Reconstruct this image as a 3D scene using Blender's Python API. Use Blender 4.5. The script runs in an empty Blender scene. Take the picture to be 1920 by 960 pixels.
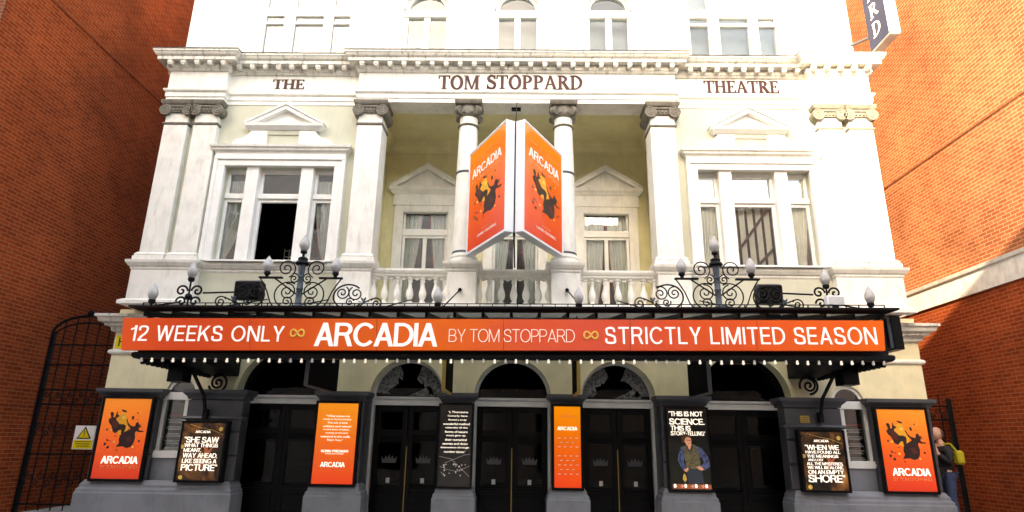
import bpy, bmesh, math, random
from mathutils import Vector, Matrix
random.seed(7)
R = math.radians
sc = bpy.context.scene
col = sc.collection
# ---------------------------------------------------------------- camera, sky, sun, exposure
CX, CD, CH = 0.13, 12.2, 1.6
YAW, PITCH, ROLL, FPX = -0.014545, 0.290909, 0.014898, 1169.1
fw = Vector((math.sin(YAW)*math.cos(PITCH), math.cos(YAW)*math.cos(PITCH), math.sin(PITCH)))
r0 = Vector((math.cos(YAW), -math.sin(YAW), 0)); u0 = r0.cross(fw)
cr = r0*math.cos(ROLL) + u0*math.sin(ROLL); cu = -r0*math.sin(ROLL) + u0*math.cos(ROLL)
cam = bpy.data.cameras.new('camera'); cam.sensor_width = 36; cam.lens = FPX/1920*36
cam.clip_start = .1; cam.clip_end = 2000
co = bpy.data.objects.new('camera', cam); col.objects.link(co); sc.camera = co
co.matrix_world = Matrix(((cr.x, cu.x, -fw.x, CX), (cr.y, cu.y, -fw.y, -CD), (cr.z, cu.z, -fw.z, CH), (0, 0, 0, 1)))
SUN_EL, SUN_AZ = R(25), R(20)          # azimuth measured from the street side (-Y) towards -X
w = bpy.data.worlds.new('World'); sc.world = w; w.use_nodes = True
nt = w.node_tree; bg = nt.nodes['Background']; sky = nt.nodes.new('ShaderNodeTexSky')
sky.sky_type = 'NISHITA'; sky.sun_disc = False; sky.sun_elevation = SUN_EL
sky.sun_rotation = math.pi + SUN_AZ
sky.dust_density = 2.0; sky.air_density = 1.0
nt.links.new(sky.outputs[0], bg.inputs[0]); bg.inputs[1].default_value = .15
sl = bpy.data.lights.new('sun', 'SUN'); sl.energy = 2.0; sl.angle = R(.5); sl.color = (1, .93, .82)
so = bpy.data.objects.new('sun', sl); col.objects.link(so)
sd = Vector((-math.sin(SUN_AZ)*math.cos(SUN_EL), -math.cos(SUN_AZ)*math.cos(SUN_EL), math.sin(SUN_EL)))
so.rotation_euler = sd.to_track_quat('Z', 'Y').to_euler(); so.location = (-20, -40, 40)
vs = sc.view_settings; vs.view_transform = 'Standard'; vs.look = 'None'; vs.gamma = 1; vs.use_curve_mapping = False
vs.exposure = 3.3
vs.use_white_balance = True; vs.white_balance_temperature = 8800; vs.white_balance_tint = 12   # camera balanced for open shade
sc.cycles.max_bounces = 8; sc.cycles.diffuse_bounces = 4; sc.cycles.transparent_max_bounces = 12
sc.cycles.use_denoising = True

def P(u, v, Y):
    """photo pixel -> (X, Z) on the vertical plane at depth Y"""
    d = fw + cr*((u-960)/FPX) - cu*((v-480)/FPX)
    t = (Y+CD)/d.y
    return CX+t*d.x, CH+t*d.z
# ---------------------------------------------------------------- materials
def nodes(name):
    m = bpy.data.materials.new(name); m.use_nodes = True
    n = m.node_tree.nodes; return m, n, m.node_tree.links, n['Principled BSDF']
def ramp(n, stops):
    r = n.new('ShaderNodeValToRGB'); e = r.color_ramp.elements
    while len(e) < len(stops): e.new(.5)
    for k, (p, c) in enumerate(stops): e[k].position = p; e[k].color = (*c, 1)
    return r
def paint(name, c, rough=.6, var=.06, scale=6, bump=.15, bscale=60, dirt=None, dirt_amt=.5, metal=0, spec=None):
    """painted / rendered surface: slight tone variation, optional weather streaks, fine relief"""
    m, n, l, b = nodes(name)
    tc = n.new('ShaderNodeTexCoord'); geo = n.new('ShaderNodeNewGeometry')
    nz = n.new('ShaderNodeTexNoise'); nz.inputs['Scale'].default_value = scale; nz.inputs['Detail'].default_value = 6
    l.new(geo.outputs['Position'], nz.inputs['Vector'])
    lo = tuple(x*(1-var*2.2) for x in c); hi = tuple(min(1, x*(1+var)) for x in c)
    r = ramp(n, [(.3, lo), (.62, hi)]); l.new(nz.outputs[0], r.inputs[0])
    out = r.outputs[0]
    if dirt:
        mp = n.new('ShaderNodeMapping'); mp.inputs['Scale'].default_value = (5, 5, 1.1)
        l.new(geo.outputs['Position'], mp.inputs[0])
        n2 = n.new('ShaderNodeTexNoise'); n2.inputs['Scale'].default_value = 2.2; n2.inputs['Detail'].default_value = 9; n2.inputs['Roughness'].default_value = .68
        l.new(mp.outputs[0], n2.inputs['Vector'])
        r2 = ramp(n, [(.52, (0, 0, 0)), (.75, (1, 1, 1))]); l.new(n2.outputs[0], r2.inputs[0])
        mu = n.new('ShaderNodeMath'); mu.operation = 'MULTIPLY'; mu.inputs[1].default_value = dirt_amt; l.new(r2.outputs[0], mu.inputs[0])
        mx = n.new('ShaderNodeMixRGB'); mx.inputs[2].default_value = (*dirt, 1); l.new(mu.outputs[0], mx.inputs[0]); l.new(out, mx.inputs[1]); out = mx.outputs[0]
    l.new(out, b.inputs['Base Color'])
    b.inputs['Roughness'].default_value = rough; b.inputs['Metallic'].default_value = metal
    if spec is not None: b.inputs['Specular IOR Level'].default_value = spec
    if bump:
        n3 = n.new('ShaderNodeTexNoise'); n3.inputs['Scale'].default_value = bscale; n3.inputs['Detail'].default_value = 4
        l.new(geo.outputs['Position'], n3.inputs['Vector'])
        bp = n.new('ShaderNodeBump'); bp.inputs['Strength'].default_value = bump; bp.inputs['Distance'].default_value = .01
        l.new(n3.outputs[0], bp.inputs['Height']); l.new(bp.outputs[0], b.inputs['Normal'])
    return m
def flat(name, c, rough=.5, emit=0, metal=0):
    m, n, l, b = nodes(name)
    b.inputs['Base Color'].default_value = (*c, 1); b.inputs['Roughness'].default_value = rough; b.inputs['Metallic'].default_value = metal
    if emit: b.inputs['Emission Color'].default_value = (*c, 1); b.inputs['Emission Strength'].default_value = emit
    return m
def vgrad(name, stops, z0, z1, rough=.35, emit=0, spots=None, hx=None):
    """printed colour that runs up a sheet between heights z0 and z1 (ink, not light)"""
    m, n, l, b = nodes(name)
    geo = n.new('ShaderNodeNewGeometry'); sp = n.new('ShaderNodeSeparateXYZ'); l.new(geo.outputs['Position'], sp.inputs[0])
    mr = n.new('ShaderNodeMapRange')
    if hx: l.new(sp.outputs[0], mr.inputs[0])
    else: l.new(sp.outputs[2], mr.inputs[0])
    mr.inputs[1].default_value = z0; mr.inputs[2].default_value = z1
    nz = n.new('ShaderNodeTexNoise'); nz.inputs['Scale'].default_value = 1.6; l.new(geo.outputs['Position'], nz.inputs['Vector'])
    ad = n.new('ShaderNodeMath'); ad.operation = 'MULTIPLY_ADD'; ad.inputs[1].default_value = .16; ad.inputs[2].default_value = -.08; l.new(nz.outputs[0], ad.inputs[0])
    a2 = n.new('ShaderNodeMath'); l.new(ad.outputs[0], a2.inputs[0]); l.new(mr.outputs[0], a2.inputs[1])
    r = ramp(n, stops); l.new(a2.outputs[0], r.inputs[0]); l.new(r.outputs[0], b.inputs['Base Color'])
    b.inputs['Roughness'].default_value = rough
    if emit: l.new(r.outputs[0], b.inputs['Emission Color']); b.inputs['Emission Strength'].default_value = emit
    return m
def brick(name, axis, c1, c2, mort):
    m, n, l, b = nodes(name)
    geo = n.new('ShaderNodeNewGeometry'); sp = n.new('ShaderNodeSeparateXYZ'); l.new(geo.outputs['Position'], sp.inputs[0])
    cb = n.new('ShaderNodeCombineXYZ'); l.new(sp.outputs[axis], cb.inputs[0]); l.new(sp.outputs[2], cb.inputs[1])
    bt = n.new('ShaderNodeTexBrick'); l.new(cb.outputs[0], bt.inputs['Vector'])
    bt.inputs['Color1'].default_value = (*c1, 1); bt.inputs['Color2'].default_value = (*c2, 1); bt.inputs['Mortar'].default_value = (*mort, 1)
    bt.inputs['Scale'].default_value = 1; bt.inputs['Mortar Size'].default_value = .007; bt.inputs['Brick Width'].default_value = .225
    bt.inputs['Row Height'].default_value = .075; bt.inputs['Mortar Smooth'].default_value = .2; bt.inputs['Bias'].default_value = -.1
    nz = n.new('ShaderNodeTexNoise'); nz.inputs['Scale'].default_value = .8; nz.inputs['Detail'].default_value = 8; l.new(geo.outputs['Position'], nz.inputs['Vector'])
    r = ramp(n, [(.28, (.70, .67, .65)), (.5, (.95, .93, .91)), (.72, (1.15, 1.1, 1.06))]); l.new(nz.outputs[0], r.inputs[0])
    mx = n.new('ShaderNodeMixRGB'); mx.blend_type = 'MULTIPLY'; mx.inputs[0].default_value = 1; l.new(bt.outputs[0], mx.inputs[1]); l.new(r.outputs[0], mx.inputs[2])
    l.new(mx.outputs[0], b.inputs['Base Color']); b.inputs['Roughness'].default_value = .9; b.inputs['Specular IOR Level'].default_value = .08
    iv = n.new('ShaderNodeMath'); iv.operation = 'SUBTRACT'; iv.inputs[0].default_value = 1; l.new(bt.outputs['Fac'], iv.inputs[1])
    n2 = n.new('ShaderNodeTexNoise'); n2.inputs['Scale'].default_value = 40; l.new(geo.outputs['Position'], n2.inputs['Vector'])
    a = n.new('ShaderNodeMath'); a.operation = 'MULTIPLY_ADD'; a.inputs[1].default_value = .35; l.new(n2.outputs[0], a.inputs[0]); l.new(iv.outputs[0], a.inputs[2])
    bp = n.new('ShaderNodeBump'); bp.inputs['Strength'].default_value = .7; bp.inputs['Distance'].default_value = .012
    l.new(a.outputs[0], bp.inputs['Height']); l.new(bp.outputs[0], b.inputs['Normal'])
    return m
def splash(name, emit=.1):
    """dark printed photograph: brown haze with gold sparks"""
    m, n, l, b = nodes(name)
    geo = n.new('ShaderNodeNewGeometry')
    a = n.new('ShaderNodeTexNoise'); a.inputs['Scale'].default_value = 2.6; a.inputs['Detail'].default_value = 7; a.inputs['Distortion'].default_value = .8
    l.new(geo.outputs['Position'], a.inputs['Vector'])
    r = ramp(n, [(.36, (.008, .006, .005)), (.5, (.035, .016, .008)), (.62, (.13, .055, .018)), (.76, (.42, .20, .05))]); l.new(a.outputs[0], r.inputs[0])
    l.new(r.outputs[0], b.inputs['Base Color']); l.new(r.outputs[0], b.inputs['Emission Color']); b.inputs['Emission Strength'].default_value = emit; b.inputs['Roughness'].default_value = .2
    return m
def glass(name, tint=(.92, .95, .95), refl=1.0):
    m, n, l, b = nodes(name); n.remove(b); o = n['Material Output']
    t = n.new('ShaderNodeBsdfTransparent'); t.inputs[0].default_value = (*tint, 1)
    g = n.new('ShaderNodeBsdfGlossy'); g.inputs['Roughness'].default_value = .015
    f = n.new('ShaderNodeFresnel'); f.inputs[0].default_value = 1.5
    mu = n.new('ShaderNodeMath'); mu.operation = 'MULTIPLY_ADD'; mu.inputs[1].default_value = refl; mu.inputs[2].default_value = .03*refl; mu.use_clamp = True
    geo = n.new('ShaderNodeNewGeometry'); nz = n.new('ShaderNodeTexNoise'); nz.inputs['Scale'].default_value = 1.7; l.new(geo.outputs['Position'], nz.inputs['Vector'])
    bp = n.new('ShaderNodeBump'); bp.inputs['Strength'].default_value = .05; bp.inputs['Distance'].default_value = .05; l.new(nz.outputs[0], bp.inputs['Height']); l.new(bp.outputs[0], g.inputs['Normal'])
    mx = n.new('ShaderNodeMixShader'); l.new(f.outputs[0], mu.inputs[0]); l.new(mu.outputs[0], mx.inputs[0])
    l.new(t.outputs[0], mx.inputs[1]); l.new(g.outputs[0], mx.inputs[2]); l.new(mx.outputs[0], o.inputs[0])
    return m
M = {}
M['white'] = paint('white_stucco', (.79, .775, .705), .55, .05, 3, .12, 50, (.36, .31, .21), .46)
M['trim'] = paint('white_trim', (.81, .80, .75), .45, .03, 5, .06, 60, (.46, .42, .32), .22)
M['cornice'] = paint('weathered_cornice', (.70, .68, .60), .6, .06, 4, .25, 40, (.055, .05, .038), .85)
M['lead'] = paint('sooty_lead', (.09, .088, .075), .7, .4, 9, .2, 50, (.35, .32, .25), .6)
M['goldink'] = flat('gold_ink', (.92, .40, .03), .4)
M['cream'] = paint('cream_wall_paint', (.53, .53, .41), .6, .04, 2.5, .12, 45, (.36, .34, .24), .25)
M['loggia'] = paint('loggia_cream', (.69, .63, .36), .6, .05, 2.5, .1, 45, (.46, .39, .2), .3)
M['gfcream'] = paint('ground_floor_cream', (.78, .72, .47), .55, .05, 2.5, .12, 45, (.45, .4, .24), .3)
M['upglass'] = glass('upper_window_glass', refl=.35)
M['capital'] = paint('weathered_capital', (.17, .155, .12), .75, .12, 12, .35, 40, (.05, .045, .035), .7)
M['dado'] = paint('dark_grey_paint', (.058, .059, .066), .45, .1, 3, .12, 40, (.10, .095, .09), .25)
M['plinth'] = paint('skylit_plinth_grey', (.20, .212, .235), .45, .08, 3, .12, 40, (.09, .085, .08), .4)  # pier grey lightened, with skylight from above put into the colour
M['black'] = paint('black_gloss_paint', (.003, .003, .0035), .35, .1, 6, .03, 40, spec=.15)
M['iron'] = paint('black_iron', (.004, .0045, .006), .55, .15, 8, .2, 60, (.012, .010, .008), .3, spec=.15)
M['blueiron'] = paint('blue_grey_iron', (.035, .05, .066), .45, .1, 9, .15, 60, (.015, .015, .015), .4)
M['inside'] = paint('dark_room', (.006, .0055, .005), .9, .2, 2, 0, spec=.1)
M['frame_grey'] = paint('pale_grey_joinery', (.55, .55, .53), .45, .05, 5, .06, 50)
M['glass'] = glass('window_glass', refl=1.5)
M['doorglass'] = glass('door_glass', (.3, .3, .3), .3)
M['matte'] = paint('matte_black_board', (.004, .004, .005), .85, .1, 6, .03, 40, spec=.05)
def wired_glass():
    m, n, l, b = nodes('dusty_wired_glass'); n.remove(b); o = n['Material Output']
    geo = n.new('ShaderNodeNewGeometry'); nz = n.new('ShaderNodeTexNoise'); nz.inputs['Scale'].default_value = 5; nz.inputs['Detail'].default_value = 8; l.new(geo.outputs['Position'], nz.inputs['Vector'])
    r = ramp(n, [(.35, (.22, .22, .19)), (.65, (.6, .61, .57))]); l.new(nz.outputs[0], r.inputs[0])
    a = n.new('ShaderNodeBsdfTranslucent'); d = n.new('ShaderNodeBsdfDiffuse'); t = n.new('ShaderNodeBsdfTransparent'); t.inputs[0].default_value = (.85, .86, .83, 1)
    l.new(r.outputs[0], a.inputs[0]); l.new(r.outputs[0], d.inputs[0])
    m1 = n.new('ShaderNodeMixShader'); m1.inputs[0].default_value = .35; l.new(a.outputs[0], m1.inputs[1]); l.new(d.outputs[0], m1.inputs[2])
    m2 = n.new('ShaderNodeMixShader'); m2.inputs[0].default_value = .8; l.new(m1.outputs[0], m2.inputs[1]); l.new(t.outputs[0], m2.inputs[2]); l.new(m2.outputs[0], o.inputs[0])
    return m
M['roofglass'] = wired_glass()
M['globe'] = paint('frosted_lamp_glass', (.40, .385, .37), .3, .08, 12, 0)
M['bulb'] = flat('lit_bulb', (.9, .88, .82), .3, .045)
M['bulb_dim'] = flat('dim_bulb', (.62, .60, .56), .3)
M['curtain'] = paint('white_curtain', (.90, .89, .82), .8, .03, 6, .1, 80)
M['red'] = flat('red_fringe', (.32, .015, .02), .8)
M['boxwhite'] = paint('white_lightbox', (.80, .81, .83), .4, .02, 4, 0)
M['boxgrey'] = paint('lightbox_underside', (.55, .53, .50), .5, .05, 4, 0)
M['maroon'] = flat('maroon_letters', (.055, .004, .003), .6)
M['txtwhite'] = flat('white_print', (.88, .87, .84), .4)
M['signwhite'] = flat('backlit_white', (.9, .88, .85), .4, .035)
M['scrwhite'] = flat('white_screen_print', (.9, .88, .84), .4, .12)
M['txtdim'] = flat('pale_orange_print', (.85, .35, .14), .4)
M['yellow'] = flat('yellow_print', (.86, .55, .10), .4)
M['art'] = flat('dark_brown_ink', (.028, .008, .006), .5)
M['art2'] = flat('red_brown_ink', (.10, .015, .01), .5)
M['glow'] = flat('pale_yellow_ink', (.95, .62, .12), .5)
M['signyellow'] = flat('sign_yellow', (.80, .62, .01), .5)
M['brass'] = flat('brass', (.40, .26, .05), .4)
M['blade'] = paint('slate_blue_panel', (.04, .043, .07), .85, .03, 4, 0, spec=.05)
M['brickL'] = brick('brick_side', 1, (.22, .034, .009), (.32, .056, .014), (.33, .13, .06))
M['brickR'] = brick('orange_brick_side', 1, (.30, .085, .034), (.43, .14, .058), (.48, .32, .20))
M['blindglass'] = paint('pale_blind', (.16, .19, .21), .7, .05, 3, 0)
M['brickF'] = brick('brick_front', 0, (.24, .06, .028), (.34, .095, .042), (.36, .25, .18))
M['stone'] = paint('pale_stone', (.62, .60, .54), .7, .08, 5, .2, 30, (.25, .22, .17), .5)
M['render'] = paint('opposite_render', (.62, .59, .53), .75, .06, 2, .15, 30, (.4, .36, .3), .4)
M['render2'] = paint('opposite_stone', (.42, .38, .33), .8, .08, 2, .15, 30, (.2, .17, .13), .4)
M['asphalt'] = paint('asphalt', (.085, .085, .085), .85, .2, 8, .4, 90)
M['paving'] = paint('paving_stone', (.42, .40, .36), .8, .12, 3, .25, 60)
M['skin'] = paint('skin', (.58, .33, .25), .5, .06, 12, 0)
M['jacket'] = paint('black_jacket', (.015, .015, .018), .8, .2, 10, .2, 60)
M['jeans'] = paint('blue_jeans', (.03, .05, .12), .8, .15, 12, .2, 80)
M['hair'] = flat('grey_hair', (.12, .10, .09), .7)
M['hivis'] = flat('yellow_bag', (.42, .36, .015), .7)
M['paper'] = paint('crumpled_paper', (.13, .13, .135), .8, .4, 20, .6, 25)
M['steel'] = flat('dull_steel', (.07, .072, .078), .5, metal=.3)
# ---------------------------------------------------------------- mesh helpers
class MB:
    def __init__(s): s.v = []; s.f = []; s.tf = None
    def add(s, vs, fs):
        k = len(s.v); s.v += [tuple(p) for p in vs]; s.f += [tuple(i+k for i in f) for f in fs]; return s
    def box(s, x0, x1, y0, y1, z0, z1):
        return s.add([(x0, y0, z0), (x1, y0, z0), (x1, y1, z0), (x0, y1, z0), (x0, y0, z1), (x1, y0, z1), (x1, y1, z1), (x0, y1, z1)],
                     [(0, 3, 2, 1), (4, 5, 6, 7), (0, 1, 5, 4), (1, 2, 6, 5), (2, 3, 7, 6), (3, 0, 4, 7)])
    def prism(s, poly, y0, y1):                 # poly in (x, z), extruded in y
        n = len(poly)
        vs = [(x, y0, z) for x, z in poly]+[(x, y1, z) for x, z in poly]
        return s.add(vs, [tuple(range(n)), tuple(range(2*n-1, n-1, -1))]+[(i, i+n, (i+1) % n+n, (i+1) % n) for i in range(n)])
    def prismX(s, poly, x0, x1):                # poly in (y, z), extruded in x
        n = len(poly)
        vs = [(x0, y, z) for y, z in poly]+[(x1, y, z) for y, z in poly]
        return s.add(vs, [tuple(range(n)), tuple(range(2*n-1, n-1, -1))]+[(i, i+n, (i+1) % n+n, (i+1) % n) for i in range(n)])
    def lathe(s, cx, cy, prof, n=16):
        vs = []; fs = []; m = len(prof)
        for r, z in prof:
            for k in range(n):
                a = 2*math.pi*k/n; vs.append((cx+r*math.cos(a), cy+r*math.sin(a), z))
        for j in range(m-1):
            for k in range(n): fs.append((j*n+k, j*n+(k+1) % n, (j+1)*n+(k+1) % n, (j+1)*n+k))
        fs.append(tuple(range(n-1, -1, -1))); fs.append(tuple((m-1)*n+k for k in range(n)))
        return s.add(vs, fs)
    def tube(s, pts, r, n=6, r1=None):
        pts = [Vector(p) for p in pts]; m = len(pts); vs = []; fs = []
        up = Vector((0, 1, 0))
        for i, p in enumerate(pts):
            t = (pts[min(i+1, m-1)]-pts[max(i-1, 0)]).normalized()
            a = up if abs(t.dot(up)) < .95 else Vector((1, 0, 0))
            b = t.cross(a).normalized(); c = b.cross(t)
            rr = r if r1 is None else r+(r1-r)*i/(m-1)
            for k in range(n):
                an = 2*math.pi*k/n; q = p+b*(rr*math.cos(an))+c*(rr*math.sin(an)); vs.append(q)
        for j in range(m-1):
            for k in range(n): fs.append((j*n+k, j*n+(k+1) % n, (j+1)*n+(k+1) % n, (j+1)*n+k))
        fs.append(tuple(range(n-1, -1, -1))); fs.append(tuple((m-1)*n+k for k in range(n)))
        return s.add(vs, fs)
    def disc(s, c, axis, r, h, n=16):           # cylinder centred at c along a unit axis
        a = Vector(axis).normalized(); c = Vector(c)
        return s.tube([c-a*h/2, c+a*h/2], r, n)
    def sphere(s, c, r, n=12, sc_=(1, 1, 1)):
        vs = []; fs = []; m = n//2
        for j in range(m+1):
            th = math.pi*(j+.0)/m
            for k in range(n):
                ph = 2*math.pi*k/n; rr = max(math.sin(th), .02)
                vs.append((c[0]+r*sc_[0]*rr*math.cos(ph), c[1]+r*sc_[1]*rr*math.sin(ph), c[2]+r*sc_[2]*math.cos(th)))
        for j in range(m):
            for k in range(n): fs.append((j*n+k, (j+1)*n+k, (j+1)*n+(k+1) % n, j*n+(k+1) % n))
        fs.append(tuple(range(n))); fs.append(tuple(m*n+k for k in range(n-1, -1, -1)))
        return s.add(vs, fs)
    def mould(s, path, prof, close=True):
        """sweep a (out, z) profile along a plan path; 'out' is to the right of travel; mitred"""
        n = len(path); dirs = []
        for i in range(n-1):
            d = Vector((path[i+1][0]-path[i][0], path[i+1][1]-path[i][1])); d.normalize(); dirs.append(d)
        offs = []
        for i in range(n):
            if i == 0: d = dirs[0]; o = Vector((d.y, -d.x))
            elif i == n-1: d = dirs[-1]; o = Vector((d.y, -d.x))
            else:
                a = Vector((dirs[i-1].y, -dirs[i-1].x)); b = Vector((dirs[i].y, -dirs[i].x))
                o = (a+b)/(1+a.dot(b))
            offs.append(o)
        m = len(prof); vs = []; fs = []
        for i in range(n):
            for o, z in prof: vs.append((path[i][0]+offs[i].x*o, path[i][1]+offs[i].y*o, z))
        mm = m if close else m-1
        for i in range(n-1):
            for j in range(mm): fs.append((i*m+j, i*m+(j+1) % m, (i+1)*m+(j+1) % m, (i+1)*m+j))
        fs.append(tuple(range(m))); fs.append(tuple((n-1)*m+j for j in range(m-1, -1, -1)))
        return s.add(vs, fs)
    def mesh(s, name, mat, smooth=False, bevel=0):
        vs = s.v if s.tf is None else [s.tf(p) for p in s.v]
        me = bpy.data.meshes.new(name); me.from_pydata(vs, [], s.f)
        bm = bmesh.new(); bm.from_mesh(me); bmesh.ops.recalc_face_normals(bm, faces=bm.faces[:])
        if bevel:
            eds = [e for e in bm.edges if len(e.link_faces) == 2 and e.calc_face_angle(0) > .6]
            bmesh.ops.bevel(bm, geom=eds, offset=bevel, segments=1, affect='EDGES', clamp_overlap=True)
        bm.to_mesh(me); bm.free()
        if mat: me.materials.append(M[mat] if isinstance(mat, str) else mat)
        if smooth:
            for p in me.polygons: p.use_smooth = True
            try: me.set_sharp_from_angle(angle=R(40))
            except Exception: pass
        return me
    def build(s, name, mat, parent=None, smooth=False, bevel=0):
        me = s.mesh(name, mat, smooth, bevel)
        o = bpy.data.objects.new(name, me); col.objects.link(o)
        if parent is None:
            xs = [v.co for v in me.vertices]
            c = Vector(((min(p.x for p in xs)+max(p.x for p in xs))/2, (min(p.y for p in xs)+max(p.y for p in xs))/2, min(p.z for p in xs)))
            me.transform(Matrix.Translation(-c)); o.location = c
        else:
            o.parent = parent; o.location = -wloc(parent)
        return o
def wloc(o):
    l = Vector(o.location)
    while o.parent: o = o.parent; l += Vector(o.location)
    return l
def inst(name, me, parent, loc, rz=0, scale=None):
    o = bpy.data.objects.new(name, me); col.objects.link(o); o.parent = parent
    o.location = Vector(loc)-(wloc(parent) if parent else Vector()); o.rotation_euler.z = rz
    if scale: o.scale = scale
    return o
def tag(o, label, cat, group=None):
    o['label'] = label; o['category'] = cat
    if group: o['group'] = group
    return o
def thing(name, loc, label, cat, group=None):
    o = bpy.data.objects.new(name, None); col.objects.link(o); o.location = loc; o.empty_display_size = .2
    return tag(o, label, cat, group)
def struct(o): o['kind'] = 'structure'; return o
def box(name, mat, parent, *a, bevel=0): return MB().box(*a).build(name, mat, parent, bevel=bevel)
def arc(cx, cz, r, a0, a1, n=18): return [(cx+r*math.cos(a0+(a1-a0)*k/n), cz+r*math.sin(a0+(a1-a0)*k/n)) for k in range(n+1)]
# ---- lettering
_tc = {}
def text_geo(body, weight=0, spacing=1.0, res=3):
    key = (body, weight, spacing)
    if key in _tc: return _tc[key]
    c = bpy.data.curves.new('t', 'FONT'); c.body = body; c.size = 1; c.offset = weight; c.space_character = spacing; c.resolution_u = res
    c.fill_mode = 'BOTH'; c.extrude = .01
    o = bpy.data.objects.new('t', c); col.objects.link(o)
    dg = bpy.context.evaluated_depsgraph_get(); me = bpy.data.meshes.new_from_object(o.evaluated_get(dg))
    vs = [tuple(v.co) for v in me.vertices]; fs = [tuple(p.vertices) for p in me.polygons]
    bpy.data.objects.remove(o); bpy.data.curves.remove(c); bpy.data.meshes.remove(me)
    xs = [p[0] for p in vs]; ys = [p[1] for p in vs]; x0, x1, y0, y1 = min(xs), max(xs), min(ys), max(ys)
    g = ([((p[0]-x0)/(x1-x0), (p[1]-y0)/(y1-y0), p[2]/.01) for p in vs], fs, (x1-x0)/(y1-y0)); _tc[key] = g
    return g
def put_text(mb, body, O, ux, uz, nrm, w, h, depth=.003, weight=0, spacing=1.0):
    if body == body.upper(): return sans_word(mb, body, O, ux, uz, nrm, w, h, depth, .122+1.9*weight if weight >= 0 else .122+2.6*weight, max(.02, .02+(spacing-.86)*.55))
    """flat lettering; positive weight thickens every stroke by over-striking, each strike a hair prouder"""
    vs, fs, asp = text_geo(body, min(weight, 0), spacing)
    O, ux, uz, nrm = map(Vector, (O, ux, uz, nrm))
    a = max(weight, 0)*h
    for k, (dx, dz) in enumerate([(0, 0), (-1, 0), (1, 0), (0, .7), (0, -.7)] if a > 0 else [(0, 0)]):
        mb.add([O+ux*(a+p[0]*(w-2*a)+dx*a)+uz*(a+p[1]*(h-2*a)+dz*a)+nrm*(p[2]*(depth+.0003*k)) for p in vs], fs)
    return mb
# roman capitals with serifs, drawn stroke by stroke in a unit-high box
def ring(cx, cz, rx, rz, ix, iz, a0, a1, n=20):
    out = []
    for k in range(n):
        a, b = a0+(a1-a0)*k/n, a0+(a1-a0)*(k+1)/n
        out.append([(cx+rx*math.cos(a), cz+rz*math.sin(a)), (cx+rx*math.cos(b), cz+rz*math.sin(b)), (cx+ix*math.cos(b), cz+iz*math.sin(b)), (cx+ix*math.cos(a), cz+iz*math.sin(a))])
    return out
def bar(x0, x1, z0, z1): return [(x0, z0), (x1, z0), (x1, z1), (x0, z1)]
def sstem(x0, x1, top=True, bot=True):
    o = [bar(x0, x1, 0, 1)]
    for z, s_ in ((1, -1), (0, 1)):
        if (top if z else bot): o.append([(x0-.09, z), (x1+.09, z), (x1+.09, z+s_*.035), (x1, z+s_*.08), (x0, z+s_*.08), (x0-.09, z+s_*.035)])
    return o
def S_glyph():
    pts = [(.54, .76), (.50, .90), (.36, .965), (.20, .93), (.12, .78), (.18, .63), (.34, .53), (.50, .43), (.57, .28), (.50, .10), (.32, .035), (.14, .09), (.07, .25)]
    ws = [.05, .06, .07, .10, .14, .15, .15, .15, .14, .10, .07, .06, .05]; o = []
    fine = []
    for i in range(len(pts)-1):
        p0 = Vector(pts[max(i-1, 0)]); p1 = Vector(pts[i]); p2 = Vector(pts[i+1]); p3 = Vector(pts[min(i+2, len(pts)-1)])
        for k in range(4):
            t = k/4; fine.append((.5*((2*p1)+(p2-p0)*t+(2*p0-5*p1+4*p2-p3)*t*t+(3*p1-p0-3*p2+p3)*t**3), ws[i]*(1-t)+ws[i+1]*t))
    fine.append((Vector(pts[-1]), ws[-1]))
    L = []
    for i, (p, w_) in enumerate(fine):
        d = (fine[min(i+1, len(fine)-1)][0]-fine[max(i-1, 0)][0]).normalized(); nn = Vector((-d.y, d.x))*w_/2; L.append((p+nn, p-nn))
    for a, b in zip(L, L[1:]): o.append([tuple(a[0]), tuple(b[0]), tuple(b[1]), tuple(a[1])])
    return o+[bar(.53, .575, .72, .97), bar(.04, .085, .03, .29)]
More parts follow.
